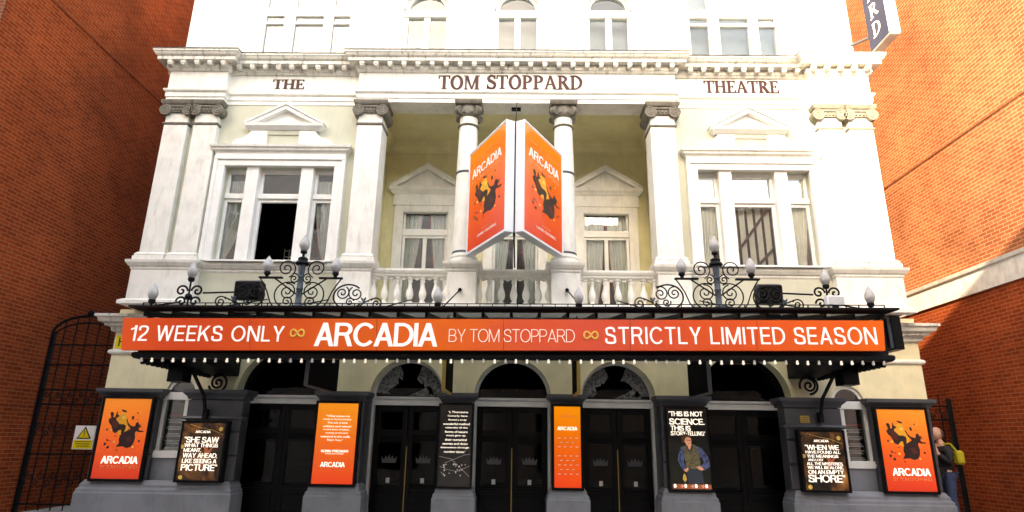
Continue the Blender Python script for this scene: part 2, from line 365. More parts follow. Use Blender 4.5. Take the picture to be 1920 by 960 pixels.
def glyph(ch):
    pi = math.pi
    if ch == 'T': return .74, sstem(.295, .445, top=False)+[bar(.0, .74, .93, 1), [(0, .95), (.05, .95), (.03, .74), (0, .74)], [(.69, .95), (.74, .95), (.74, .74), (.71, .74)]]
    if ch == 'H': return .88, sstem(.10, .25)+sstem(.63, .78)+[bar(.25, .63, .47, .55)]
    if ch == 'E': return .68, sstem(.10, .25)+[bar(.25, .62, .93, 1), bar(.25, .66, 0, .07), bar(.25, .48, .475, .545), [(.56, .955), (.62, .955), (.62, .78), (.60, .78)], [(.60, .045), (.66, .045), (.66, .26), (.64, .26)], bar(.455, .48, .4, .62)]
    if ch == 'O': return .88, ring(.44, .5, .41, .515, .25, .445, 0, 2*pi, 32)
    if ch == 'M': return 1.06, [bar(.10, .155, 0, 1), bar(.80, .95, 0, 1), [(.08, 1), (.25, 1), (.56, .0), (.50, .0)], [(.50, 0), (.56, .0), (.86, 1), (.80, 1)], bar(.01, .25, 0, .04), bar(.71, 1.04, 0, .04), bar(0, .2, .96, 1), bar(.85, 1.04, .96, 1)]
    if ch == 'S': return .64, S_glyph()
    if ch == 'P': return .70, sstem(.10, .25)+ring(.25, .73, .40, .27, .25, .215, -pi/2, pi/2)+[bar(.2, .25, .46, .51)]
    if ch == 'R': return .80, sstem(.10, .25)+ring(.25, .75, .38, .25, .23, .2, -pi/2, pi/2)+[[(.30, .53), (.47, .53), (.80, 0), (.60, 0)], bar(.6, .84, 0, .035)]
    if ch == 'A': return .84, [[(.06, 0), (.15, 0), (.44, 1), (.36, 1)], [(.36, 1), (.45, 1), (.80, 0), (.62, 0)], bar(.22, .60, .31, .39), bar(-.01, .22, 0, .035), bar(.54, .87, 0, .035)]
    if ch == 'D': return .86, sstem(.10, .25)+ring(.25, .5, .56, .5, .41, .452, -pi/2, pi/2, 24)+[bar(.2, .25, .955, 1), bar(.2, .25, 0, .045)]
    return .4, []
# grotesque capitals, drawn the same way with one stroke width t
def stroke(pts, t, sub_=4, curve=True):
    fine = []
    if curve:
        for i in range(len(pts)-1):
            p0 = Vector(pts[max(i-1, 0)]); p1 = Vector(pts[i]); p2 = Vector(pts[i+1]); p3 = Vector(pts[min(i+2, len(pts)-1)])
            for k in range(sub_):
                s = k/sub_; fine.append(.5*((2*p1)+(p2-p0)*s+(2*p0-5*p1+4*p2-p3)*s*s+(3*p1-p0-3*p2+p3)*s**3))
        fine.append(Vector(pts[-1]))
    else: fine = [Vector(q) for q in pts]
    L = []
    for i, q in enumerate(fine):
        d = (fine[min(i+1, len(fine)-1)]-fine[max(i-1, 0)]).normalized(); nn = Vector((-d.y, d.x))*t/2; L.append((q+nn, q-nn))
    return [[tuple(a[0]), tuple(b[0]), tuple(b[1]), tuple(a[1])] for a, b in zip(L, L[1:])]
def sans(ch, t):
    pi = math.pi; v = t*.88
    def oval(cx, cz, rx, rz, a0, a1, n=22): return ring(cx, cz, rx, rz, rx-t, rz-v, a0, a1, n)
    def bowl(z0, z1, w):         # right-hand bowl closed onto a stem at x = 0
        c = (z0+z1)/2; r = (z1-z0)/2; x = w-r*1.0
        return [bar(0, x, z1-v, z1), bar(0, x, z0, z0+v)]+ring(x, c, w-x, r, w-x-t, r-v, -pi/2, pi/2, 14)
    if ch == 'A': w = .74; return w, [[(0, 0), (t*1.1, 0), (w/2+t*.55, 1), (w/2-t*.55, 1)], [(w-t*1.1, 0), (w, 0), (w/2+t*.55, 1), (w/2-t*.55, 1)], bar(.17, w-.17, .25, .25+v)]
    if ch == 'B': return .66, [bar(0, t, 0, 1)]+bowl(.47, 1, .60)+bowl(0, .53, .66)
    if ch == 'C': return .78, oval(.42, .5, .42, .51, R(38), R(322), 26)
    if ch == 'D': return .74, [bar(0, t, 0, 1), bar(t, .30, 1-v, 1), bar(t, .30, 0, v)]+ring(.30, .5, .44, .5, .44-t, .5-v, -pi/2, pi/2, 18)
    if ch == 'E': return .58, [bar(0, t, 0, 1), bar(t, .58, 1-v, 1), bar(t, .58, 0, v), bar(t, .54, .5-v/2, .5+v/2)]
    if ch == 'F': return .55, [bar(0, t, 0, 1), bar(t, .55, 1-v, 1), bar(t, .50, .5-v/2, .5+v/2)]
    if ch == 'G': return .82, oval(.42, .5, .42, .51, R(38), R(330), 26)+[bar(.46, .82, .40, .40+v), bar(.82-t, .82, 0, .45)]
    if ch == 'H': return .72, [bar(0, t, 0, 1), bar(.72-t, .72, 0, 1), bar(t, .72-t, .47, .47+v)]
    if ch == 'I': return t, [bar(0, t, 0, 1)]
    if ch == 'J': return .5, [bar(.5-t, .5, .28, 1)]+ring(.25, .28, .25, .29, .25-t, .29-v, pi, 2*pi, 12)
    if ch == 'K': return .70, [bar(0, t, 0, 1), [(t, .30), (t, .30+t*1.5), (.68-t*1.25, 1), (.68, 1)], [(.25, .52), (.25+t*.9, .52+t*.95), (.70, 0), (.70-t*1.3, 0)]]
    if ch == 'L': return .54, [bar(0, t, 0, 1), bar(t, .54, 0, v)]
    if ch == 'M': w = .88; return w, [bar(0, t, 0, 1), bar(w-t, w, 0, 1), [(0, 1), (t*1.25, 1), (w/2+t*.5, 0), (w/2-t*.5, 0)], [(w-t*1.25, 1), (w, 1), (w/2+t*.5, 0), (w/2-t*.5, 0)]]
    if ch == 'N': return .73, [bar(0, t, 0, 1), bar(.73-t, .73, 0, 1), [(0, 1), (t*1.25, 1), (.73, 0), (.73-t*1.25, 0)]]
    if ch == 'O': return .86, oval(.43, .5, .43, .515, 0, 2*pi, 32)
    if ch == 'P': return .64, [bar(0, t, 0, 1)]+bowl(.43, 1, .64)
    if ch == 'R': return .70, [bar(0, t, 0, 1)]+bowl(.45, 1, .66)+[[(.36, .50), (.36+t*1.1, .50), (.70, 0), (.70-t*1.15, 0)]]
    if ch == 'S': return .66, stroke([(.62-t/2, .70), (.58-t/2, .88), (.33, 1-v/2), (.10, .88), (.04+t/2, .72), (.14, .58), (.34, .51), (.55, .42), (.645-t/2, .27), (.57, .10), (.33, v/2), (.09, .11), (t/2, .32)], t)
    if ch == 'T': return .64, [bar(0, .64, 1-v, 1), bar(.32-t/2, .32+t/2, 0, 1)]
    if ch == 'U': return .72, [bar(0, t, .33, 1), bar(.72-t, .72, .33, 1)]+ring(.36, .33, .36, .34, .36-t, .34-v, pi, 2*pi, 16)
    if ch == 'V': w = .70; return w, [[(0, 1), (t*1.1, 1), (w/2+t*.5, 0), (w/2-t*.5, 0)], [(w-t*1.1, 1), (w, 1), (w/2+t*.5, 0), (w/2-t*.5, 0)]]
    if ch == 'W':
        w = 1.02; o = []
        for a, b in ((.055, .27), (.51, .27), (.51, .75), (.965, .75)): o.append([(a-t*.52, 1), (a+t*.52, 1), (b+t*.5, 0), (b-t*.5, 0)])
        return w, o
    if ch == 'Y': w = .70; return w, [[(0, 1), (t*1.2, 1), (w/2+t*.5, .42), (w/2-t*.5, .42)], [(w-t*1.2, 1), (w, 1), (w/2+t*.5, .42), (w/2-t*.5, .42)], bar(w/2-t/2, w/2+t/2, 0, .45)]
    if ch == '1': return .36, [bar(.36-t, .36, 0, 1), [(0, .70), (.36-t*.5, .80), (.36-t*.5, .80+v), (0, .70+v*.9)], bar(.22, .36, .85, 1)]
    if ch == '2': return .58, stroke([(t/2, .68), (.06, .88), (.28, 1-v/2), (.50, .88), (.53, .70), (.44, .50), (.22, .30), (.07, v/2)], t)+[bar(.02, .58, 0, v)]
    if ch in '“”‘’': n = 2 if ch in '“”' else 1; return .12+.16*(n-1), [[(.02+.16*k, .72), (.10+.16*k, .72), (.12+.16*k, 1), (.0+.16*k, 1)] for k in range(n)]
    if ch == ',': return .14, [[(0, -.12), (.06, -.12), (.13, t), (0, t)]]
    if ch == '.': return t, [bar(0, t, 0, t)]
    if ch == '-': return .3, [bar(0, .3, .38, .38+v)]
    return .26, []
def sans_word(mb, body, O, ux, uz, nrm, w, h, depth, t, gap):
    adv = 0; polys = []
    for ch in body:
        wd, ps = sans(ch, t)
        for k, p in enumerate(ps): polys.append(([(x+adv, z) for x, z in p], k))
        adv += wd+gap
    adv -= gap
    O, ux, uz, nrm = map(Vector, (O, ux, uz, nrm))
    for p, k in polys:
        n = len(p); d = depth+.0002*(k % 5)
        a = [O+ux*(x/adv*w)+uz*(z*h) for x, z in p]; b = [q+nrm*d for q in a]
        mb.add(a+b, [tuple(range(n)), tuple(range(2*n-1, n-1, -1))]+[(i, (i+1) % n, (i+1) % n+n, i+n) for i in range(n)])
    return mb
def serif_word(mb, body, O, ux, uz, nrm, w, h, depth=.012):
    adv = 0; polys = []
    for ch in body:
        wd, ps = glyph(ch)
        for k, p in enumerate(ps): polys.append(([(x+adv, z) for x, z in p], k))
        adv += wd+.05
    O, ux, uz, nrm = map(Vector, (O, ux, uz, nrm))
    for p, k in polys:
        n = len(p); d = depth+.0004*(k % 7)
        a = [O+ux*(x/adv*w)+uz*(z*h) for x, z in p]; b = [q+nrm*d for q in a]
        mb.add(a+b, [tuple(range(n)), tuple(range(2*n-1, n-1, -1))]+[(i, (i+1) % n, (i+1) % n+n, i+n) for i in range(n)])
    return mb
def letters(kind, body, O, ux, uz, nrm, w, h, depth, mat, parent, t=.12, gap=.08):
    """one part per letter"""
    O, ux, uz, nrm = map(Vector, (O, ux, uz, nrm)); adv = 0; put = []
    for ch in body:
        wd, ps = glyph(ch) if kind == 'serif' else sans(ch, t)
        put.append((adv, ps)); adv += wd+gap
    adv -= gap
    for a0, ps in put:
        if not ps: continue
        mb = MB()
        if kind == 'serif': ps = [[(x+dx, z) for x, z in p] for dx in (-.028, 0, .028) for p in ps]     # heavy painted strokes
        for k, p in enumerate(ps):
            n = len(p); d = depth+.00015*k
            a = [O+ux*((x+a0)/adv*w)+uz*(z*h) for x, z in p]; b = [q+nrm*d for q in a]
            mb.add(a+b, [tuple(range(n)), tuple(range(2*n-1, n-1, -1))]+[(i, (i+1) % n, (i+1) % n+n, i+n) for i in range(n)])
        mb.build('letter', mat, parent)
# ================================================================ the setting
struct(MB().box(-300, 300, -300, 300, -.6, -.15).build('ground', 'paving'))
struct(MB().box(-60, 60, -13.6, -4.2, -.148, -.12).build('road', 'asphalt'))
struct(MB().box(-60, 60, -4.2, 14, -.148, 0).build('pavement', 'paving'))
struct(MB().box(-60, 60, -16, -13.6, -.148, 0).build('pavement', 'paving'))
for s in (-1, 1):
    struct(MB().box(min(s*7.95, s*9.38), max(s*7.95, s*9.38), .15, 14, .004, .2).build('alley_floor', 'paving'))
# ---------------------------------------------------------------- the theatre
T = thing('theatre_building', (0, 0, 0), 'white and cream stucco theatre front with columned loggia above an arched dark grey ground floor', 'theatre')
# --- ground floor: cream wall pierced by arches on a dark grey dado
SPR = 2.43
ARCH = [(-4.43, .88), (-2.02, .71), (0, .735), (2.02, .71), (4.43, .88)]
WIN = 6.36
gf = MB()
def archwall(mb, x0, x1, cx, r, z0, z1, y0, y1):
    mb.prism([(x0, z0)]+arc(cx, z0, r, math.pi, 0, 24)+[(x1, z0), (x1, z1), (x0, z1)], y0, y1)
edges = [-7.88, -6.0, -3.2, -1.02, 1.02, 3.2, 6.0, 7.88]
archwall(gf, -7.88, -6.0, -WIN, .30, SPR, 3.62, 0, .4)
for (cx, r), x0, x1 in zip(ARCH, edges[1:6], edges[2:7]): archwall(gf, x0, x1, cx, r, SPR, 3.62, 0, .4)
archwall(gf, 6.0, 7.88, WIN, .30, SPR, 3.62, 0, .4)
gf.box(-7.88, 7.88, .004, .4, 3.62, 4.05)
for s in (-1, 1): gf.box(min(s*7.48, s*7.88), max(s*7.48, s*7.88), .4, 12, 0, 4.05)
gf.build('ground_floor_wall', 'gfcream', T)
for a, b in ((.735, 1.31), (2.73, 3.55), (5.31, 6.02), (6.70, 7.878)):
    for s in (-1, 1): MB().box(min(s*a, s*b), max(s*a, s*b), .002, .42, 0, SPR).build('ground_floor_jamb', 'dado', T)
for s in (-1, 1):
    under = MB().box(min(s*6.0, s*6.72), max(s*6.0, s*6.72), -.22, .4, 0, 1.24)
    under.build('window_apron', 'plinth', T)
# archivolts: thin raised band round each arch
for cx, r in ARCH+[(-WIN, .30), (WIN, .30)]:
    wd = .07
    MB().prism(arc(cx, SPR, r+wd, 0, math.pi, 28)+arc(cx, SPR, r, math.pi, 0, 28), -.025, .06).build('archivolt', 'gfcream', T)
# ground-floor cornice and half-round string at the two ends
gcp = [(-.2, 3.58), (.0, 3.58), (.06, 3.60), (.08, 3.68), (.16, 3.70), (.16, 3.74), (.24, 3.77), (.26, 3.84), (.30, 3.86), (.30, 3.91), (-.2, 3.94)]
MB().mould([(-7.88, 4), (-7.88, 0), (-5.95, 0)], gcp).build('cornice', 'cornice', T)
MB().mould([(5.95, 0), (7.88, 0), (7.88, 4)], gcp).build('cornice', 'cornice', T)
rp = [(-.1, 3.15)]+[(.055*math.cos(a), 3.2+.05*math.sin(a)) for a in [R(-90+20*k) for k in range(10)]]+[(-.1, 3.25)]
MB().mould([(-7.88, 3), (-7.88, 0), (-6.0, 0)], rp).build('string_course', 'white', T)
MB().mould([(6.0, 0), (7.88, 0), (7.88, 3)], rp).build('string_course', 'white', T)
# --- piers with rusticated blocks, caps and plinths
def pier(x0, x1, name='pier'):
    p = MB().box(x0+.02, x1-.02, -.30, .0, .86, 2.30).build(name, 'dado', T)
    zs = [.86, 1.30, 1.72, 2.30]
    for a, b in zip(zs, zs[1:]):
        MB().box(x0, x1, -.36, -.26, a+.012, b-.012).build('block', 'dado', p, bevel=.012)
    cp = [(-.3, 2.30), (.01, 2.30), (.02, 2.34), (.05, 2.37), (.09, 2.41), (.09, 2.47), (-.3, 2.485)]
    MB().mould([(x0, .05), (x0, -.36), (x1, -.36), (x1, .05)], cp).build('cap', 'dado', p)
    return p
PI_ = [(.735, 1.30), (2.745, 3.57), (5.0, 6.03), (6.58, 7.66)]
PLF = [(-.3, 0), (.10, 0), (.10, .64), (.085, .66), (.085, .70), (.05, .74), (.05, .78), (.02, .82), (.0, .86), (-.3, .86)]
for a, b in PI_:
    for s in (-1, 1): pier(min(s*a, s*b), max(s*a, s*b))
for a, b in PI_[:2]:
    for s in (-1, 1):
        x0, x1 = min(s*a, s*b), max(s*a, s*b)
        MB().mould([(x0, .05), (x0, -.36), (x1, -.36), (x1, .05)], PLF).build('plinth', 'plinth', T)
for s in (-1, 1):
    x0, x1 = (-7.68, -5.06) if s < 0 else (5.06, 7.68)
    MB().mould([(x0, .05), (x0, -.36), (x1, -.36), (x1, .05)], PLF).build('plinth', 'plinth', T)
# a narrow moulding on the outer door piers above the small posters
for s in (-1, 1):
    a, b = sorted((s*5.0, s*6.03)); MB().mould([(a, -.2), (a, -.36), (b, -.36), (b, -.2)], [(-.1, 1.92), (.03, 1.92), (.05, 1.95), (.03, 1.99), (-.1, 1.99)]).build('pier_moulding', 'dado', T)
# --- entrance doors: transom, fanlight, two panelled leaves
def door(cx, r, paper=False, plain=False):
    y = .30
    d = MB().box(cx-r-.04, cx+r+.04, y-.06, y+.06, SPR-.16, SPR).build('door', 'frame_grey', T)
    MB().mould([(cx-r, y-.06), (cx+r, y-.06)], [(-.02, SPR-.05), (.03, SPR-.04), (.04, SPR-.0), (-.02, SPR+.004)]).build('transom_moulding', 'frame_grey', d)
    for s in (-1, 1):
        xa, xb = sorted((cx+s*r, cx+s*(r-.05))); MB().box(xa, xb, y-.09, y+.05, 0, SPR-.16).build('jamb', 'frame_grey', d)
    MB().prism(arc(cx, SPR, r-.0, 0, math.pi, 24), y+.0, y+.01).build('fanlight', 'doorglass', d)
    MB().prism(arc(cx, SPR, r, 0, math.pi, 24)+arc(cx, SPR, r-.05, math.pi, 0, 24), y-.03, y+.03).build('fanlight_frame', 'frame_grey' if not plain else 'black', d)
    MB().add([(cx-r-.1, y+1.2, 0), (cx+r+.1, y+1.2, 0), (cx+r+.1, y+1.2, 3.5), (cx-r-.1, y+1.2, 3.5), (cx-r-.1, y+.12, 3.5), (cx+r+.1, y+.12, 3.5), (cx-r-.1, y+.12, 0), (cx+r+.1, y+.12, 0)],
             [(0, 1, 2, 3), (3, 2, 5, 4), (0, 3, 4, 6), (1, 7, 5, 2)]).build('lobby', 'inside', d)
    lw = r-.06
    for s in (-1, 1):
        x0, x1 = (cx-lw, cx-.006) if s < 0 else (cx+.006, cx+lw)
        st = .09
        leaf = MB(); leaf.box(x0, x0+st, y, y+.05, .01, 2.26).box(x1-st, x1, y, y+.05, .01, 2.26)
        for za, zb in ((2.16, 2.26), (1.70, 1.80), (.62, .78), (.01, .2)): leaf.box(x0+st, x1-st, y+.001, y+.049, za, zb)
        leaf.build('leaf', 'black', d, bevel=.006)
        for za, zb in ((1.80, 2.16), (.78, 1.60)):
            MB().box(x0+st, x1-st, y+.02, y+.03, za, zb).build('glass_pane', 'doorglass', d)
        MB().box(x0+st, x1-st, y+.012, y+.04, .2, .62).build('panel', 'black', d)
        mo = MB()
        for k in range(3): mo.box(x0+.04, x1-.04, y-.018+.003*k, y+.01, 1.60+.035*k, 1.622+.035*k)
        for k in range(2): mo.box(x0+.05, x1-.05, y-.018, y+.01, .70+.05*k, .72+.05*k)
        for za, zb in ((1.80, 2.16), (.80, 1.58), (.2, .62)):
            for a in (x0+st, x1-st-.012): mo.box(a, a+.012, y-.01, y+.02, za, zb)
            for zz in (za, zb-.012): mo.box(x0+st+.012, x1-st-.012, y-.01, y+.02, zz, zz+.012)
        mo.build('moulding', 'black', d)
        if not plain:
            # etched crown on the glass
            cxx = (x0+x1)/2; cz = 1.20; cw = .13
            cp = [(-1, .0), (-1.15, .9), (-.72, .5), (-.5, 1.05), (-.22, .6), (0, 1.2), (.22, .6), (.5, 1.05), (.72, .5), (1.15, .9), (1, 0)]
            MB().prism([(cxx+a*cw, cz+b*.13) for a, b in cp], y+.014, y+.017).build('etched_crown', 'steel', d)
            MB().box(cxx-.035, cxx+.035, y+.014, y+.018, .84, .93).build('door_sticker', 'frame_grey', d)
    MB().box(cx-.008, cx+.008, y-.012, y+.01, .01, 1.5 if not plain else 2.26).build('meeting_strip', 'brass' if not plain else 'black', d)
    if paper:
        for k, (a0, a1, rr, dx) in enumerate(((R(110), R(175), .55, 0), (R(5), R(70), .5, .02))):
            pts = [(cx+(r-.06)*math.cos(a0+(a1-a0)*t/8), SPR+.02+(r-.06)*math.sin(a0+(a1-a0)*t/8)) for t in range(9)]
            inn = [(cx+(r-.06)*(rr+random.uniform(-.06, .22))*math.cos(a1+(a0-a1)*t/8), SPR+.02+(r-.06)*(rr+random.uniform(-.1, .2))*math.sin(a1+(a0-a1)*t/8)) for t in range(9)]
            MB().prism(pts+inn, y-.012, y-.004).build('torn_paper', 'paper', d)
        MB().prism([(cx-.02, SPR+.02), (cx+.5, SPR+.02), (cx+.44, SPR+.16), (cx+.36, SPR+.22), (cx+.2, SPR+.12), (cx+.07, SPR+.07)], y-.012, y-.004).build('torn_paper', 'paper', d)
    return d
for k, (cx, r) in enumerate(ARCH): door(cx, r, paper=k in (1, 3), plain=k in (0, 4))
# --- small arched ground-floor windows
for s in (-1, 1):
    cx = s*WIN; y = -.12
    f = MB()
    for a, b in ((-.345, -.18), (.18, .345)): f.box(cx+a, cx+b, y-.06, y+.06, 1.28, SPR-.02)
    f.box(cx-.345, cx+.345, y-.09, y+.06, SPR-.14, SPR); f.box(cx-.355, cx+.355, y-.14, y+.06, 1.245, 1.37)
    f.prism(arc(cx, SPR+.002, .30, 0, math.pi, 20)+arc(cx, SPR+.002, .24, math.pi, 0, 20), .02, .12); f.box(cx-.33, cx+.33, y, .1, SPR-.1, SPR-.002)
    wf = f.build('window', 'trim', T)
    MB().box(cx-.18, cx+.18, y-.02, y-.012, 1.37, SPR-.14).build('pane', 'glass', wf)
    MB().prism(arc(cx, SPR+.006, .24, 0, math.pi, 18), .06, .068).build('pane', 'glass', wf)
    MB().box(cx-.175, cx+.175, y+.10, y+.35, 1.36, 2.26).build('room_behind', 'inside', wf); MB().box(cx-.28, cx+.28, .20, .38, SPR+.004, 2.75).build('room_behind', 'inside', wf)
# --- first floor: base wall, pedestals, sill course
for s in (-1, 1):
    fl = MB()
    fl.box(min(s*3.30, s*7.45), max(s*3.30, s*7.45), -.33, .1, 4.05, 4.76)
    for a, b, z0, z1 in ((3.30, 3.74, 4.76, 8.5), (6.02, 7.45, 4.76, 8.5), (3.74, 6.02, 7.02, 8.5), (3.74, 6.02, 4.76, 4.98)):
        fl.box(min(s*a, s*b), max(s*a, s*b), -.33, .1, z0, z1)
    fl.box(min(s*7.05, s*7.45), max(s*7.05, s*7.45), .1, 12, 4.05, 8.5)
    fl.build('first_floor_wall', 'cream', T)
sill = [(-.25, 4.74), (.0, 4.74), (.02, 4.77), (.02, 4.80), (.05, 4.82), (.09, 4.88), (.10, 4.93), (-.25, 4.945)]
for s in (-1, 1):
    path = [(-7.50, 3), (-7.50, -.50), (-6.22, -.50), (-6.22, -.33), (-3.42, -.33), (-3.42, -.56), (-2.78, -.56), (-2.78, .1)]
    if s > 0: path = [(-x, y) for x, y in path][::-1]
    MB().mould(path, sill).build('sill_course', 'white', T)
    ped = MB().box(min(s*7.50, s*6.22), max(s*7.50, s*6.22), -.50, -.2, 4.05, 4.74).build('pedestal', 'white', T)
    x0, x1 = sorted((s*7.50, s*6.22))
    MB().mould([(x0, 1), (x0, -.50), (x1, -.50), (x1, -.33)], [(-.2, 4.051), (.10, 4.051), (.10, 4.12), (.03, 4.16), (-.2, 4.16)]).build('base_moulding', 'white', ped)
    x0, x1 = sorted((s*3.42, s*2.78))
    MB().box(x0, x1, -.56, .1, 4.05, 4.74).build('pedestal', 'white', T)
# --- Ionic pilasters and columns
def volute(mb, c, axis, r, h):
    mb.disc(c, axis, r, h, 18)
    a = Vector(axis).normalized(); c = Vector(c)
    side = Vector((0, 0, 1)).cross(a).normalized()
    for sg in (-1, 1):
        pts = []
        for k in range(26):
            an = k/25*3.6*math.pi; rr = r*(.92-.78*k/25)
            pts.append(c+a*(sg*h/2)+side*(rr*math.cos(an))+Vector((0, 0, rr*math.sin(an))))
        mb.tube(pts, .011, 5)
def pil_capital(x0, x1, yf, yb, parent):
    c = (x0+x1)/2; z0 = 8.12
    mb = MB(); w2 = (x1-x0)/2
    mb.mould([(x0-.02, yb), (x0-.02, yf-.02), (x1+.02, yf-.02), (x1+.02, yb)], [(-.1, 8.38), (.05, 8.38), (.07, 8.41), (.08, 8.475), (-.1, 8.478)])
    mb.box(x0+.02, x1-.02, yf-.03, yb, 8.21, 8.38)
    for k in range(5):
        xx = x0+.10+(x1-x0-.2)*k/4; mb.sphere((xx, yf-.035, 8.27), .033, 8, (1, .8, 1.3))
    mb.box(x0+.04, x1-.04, yf-.055, yf-.02, 8.325, 8.37)
    for sg in (-1, 1):
        xv = c+sg*(w2-.01); volute(mb, (xv, (yf-.07+yb)/2, 8.255), (0, 1, 0), .125, abs(yb-yf)+.07)
    return mb.build('capital', 'capital', parent, smooth=True)
def pilaster(x0, x1, yf, yb):
    p = MB().box(x0, x1, yf, yb, 5.12, 7.93).build('pilaster', 'white', T, bevel=.008)
    MB().mould([(x0, yb), (x0, yf), (x1, yf), (x1, yb)], [(-.1, 4.945), (.075, 4.945), (.075, 5.02), (.05, 5.03), (.06, 5.06), (.03, 5.10), (.0, 5.12), (-.1, 5.12)]).build('base', 'white', p)
    MB().box(x0+.01, x1-.01, yf+.01, yb, 7.98, 8.2).build('neck', 'white', p)
    MB().mould([(x0, yb), (x0, yf), (x1, yf), (x1, yb)], [(-.05, 7.93), (.015, 7.93), (.025, 7.955), (.015, 7.98), (-.05, 7.98)]).build('neck_ring', 'capital', p)
    pil_capital(x0, x1, yf, yb, p)
for s in (-1, 1):
    for a, b in ((6.30, 6.80), (6.93, 7.43)): pilaster(min(s*a, s*b), max(s*a, s*b), -.47, -.325)
    pilaster(min(s*2.80, s*3.32), max(s*2.80, s*3.32), -.52, -.0)
for s in (-1, 1):
    cx, cy = s*1.0, -.36
    prof = [(.215+.03*(1-t)-.012*math.sin(math.pi*t), 5.12+2.81*t) for t in [k/12 for k in range(13)]]
    prof = [(.235-.045*(t**1.6), 5.12+2.81*t) for t in [k/14 for k in range(15)]]
    c = MB().lathe(cx, cy, prof, 32).build('column', 'white', T, smooth=True)
    MB().lathe(cx, cy, [(.30, 4.95), (.31, 4.98), (.30, 5.02), (.255, 5.03), (.25, 5.05), (.275, 5.07), (.27, 5.10), (.24, 5.12)], 32).build('base', 'white', c, smooth=True)
    MB().lathe(cx, cy, [(.20, 7.93), (.215, 7.94), (.222, 7.955), (.215, 7.97), (.20, 7.98)], 32).build('neck_ring', 'capital', c, smooth=True)
    MB().lathe(cx, cy, [(.19, 7.98), (.19, 8.12), (.20, 8.2)], 32).build('neck', 'white', c, smooth=True)
    for zz in (6.88,): MB().lathe(cx, cy, [(.218, zz-.025), (.222, zz-.02), (.222, zz+.02), (.218, zz+.025)], 32).build('cable_band', 'blueiron', c, smooth=True)
    MB().lathe(cx, cy, [(.238, 5.15), (.241, 5.155), (.241, 5.185), (.237, 5.19)], 32).build('cable_band', 'blueiron', c, smooth=True)
    cb = MB().mould([(cx-.22, cy+.22), (cx-.22, cy-.22), (cx+.22, cy-.22), (cx+.22, cy+.22)], [(-.2, 8.40), (.04, 8.40), (.06, 8.43), (.07, 8.475), (-.2, 8.478)])
    cb.lathe(cx, cy, [(.2, 8.14), (.235, 8.17), (.25, 8.23), (.24, 8.30), (.22, 8.40)], 24)
    for k in range(10): cb.sphere((cx+.245*math.cos(k*.628), cy+.245*math.sin(k*.628), 8.23), .035, 8, (1, 1, 1.3))
    for k in range(4):
        an = R(45+90*k); ax = (math.cos(an+math.pi/2), math.sin(an+math.pi/2), 0)
        volute(cb, (cx+.27*math.cos(an), cy+.27*math.sin(an), 8.27), ax, .095, .10)
    cb.build('capital', 'capital', c, smooth=True)
    # pedestal
    pd = MB().box(cx-.28, cx+.28, -.62, -.10, 4.10, 4.74).build('pedestal', 'white', T, bevel=.008)
    MB().mould([(cx-.28, -.1), (cx-.28, -.62), (cx+.28, -.62), (cx+.28, -.1)], sill).build('cap', 'white', pd)
    MB().box(cx-.33, cx+.33, -.64, -.06, 4.93, 4.952).build('slab', 'white', pd)
# --- balcony floor and balustrade
MB().box(-3.30, 3.30, -.66, 1.7, 3.98, 4.10).build('balcony_floor', 'white', T)
MB().mould([(-3.30, -.66), (3.30, -.66)], [(-.1, 3.96), (.02, 3.96), (.05, 4.0), (.06, 4.06), (.05, 4.099), (-.1, 4.099)]).build('balcony_moulding', 'white', T)
bal = MB().lathe(0, 0, [(.06, 0), (.06, .04), (.038, .05), (.034, .075), (.062, .12), (.075, .18), (.068, .24), (.042, .32), (.032, .38), (.030, .42), (.045, .44), (.045, .46), (.034, .465), (.036, .49), (.06, .50), (.06, .53)], 14)
bme = bal.mesh('baluster', 'white', True); rbm = MB().prism(arc(0, 4.69, .055, math.pi, 2*math.pi, 10), -.37, -.31).mesh('rail_bracket', 'white')
for x0, x1 in ((-2.78, -1.28), (-.72, .72), (1.28, 2.78)):
    b = MB().mould([(x0, -.40), (x1, -.40)], [(-.20, 4.69), (-.0, 4.69), (.02, 4.71), (.02, 4.74), (.05, 4.76), (.07, 4.80), (.07, 4.84), (-.20, 4.845)]).build('balustrade', 'white', T)
    MB().box(x0, x1, -.44, -.24, 4.10, 4.16).build('bottom_rail', 'white', b)
    n = 5; st = (x1-x0)/(n+1)
    for k in range(n): inst('baluster', bme, b, (x0+st*(k+1), -.34, 4.16))
    for xe, w_ in ((x0+.035, 0), (x1-.035, 0)): inst('baluster', bme, b, (xe, -.34, 4.16))
    for k in range(n+1):          # small brackets between baluster heads
        inst('rail_bracket', rbm, b, (x0+st*(k+.5), 0, 0))
# --- entablature
PLAN = [(-7.48, 3), (-7.48, -.5), (-6.23, -.5), (-6.23, -.345), (-3.38, -.345), (-3.38, -.5), (3.38, -.5), (3.38, -.345), (6.23, -.345), (6.23, -.5), (7.48, -.5), (7.48, 3)]
MB().mould(PLAN, [(-.48, 8.48), (0, 8.48), (0, 8.575), (.018, 8.577), (.018, 8.675), (.03, 8.68), (.055, 8.71), (.06, 8.745), (-.1, 8.75)]).build('architrave', 'white', T)
MB().mould(PLAN, [(-.3, 8.747), (0, 8.747), (0, 9.19), (-.3, 9.19)]).build('frieze', 'white', T)
co_ = MB().mould(PLAN, [(-.3, 9.188), (.02, 9.188), (.035, 9.20), (.055, 9.24), (.07, 9.25), (.07, 9.36), (.21, 9.362), (.21, 9.44), (.225, 9.445), (.25, 9.47), (.275, 9.52), (.29, 9.53), (.29, 9.575), (.1, 9.60), (-.6, 9.64)]).build('cornice', 'cornice', T)
MB().mould(PLAN, [(.05, 9.585), (.30, 9.572), (.30, 9.592), (.05, 9.625)]).build('lead_flashing', 'lead', co_)
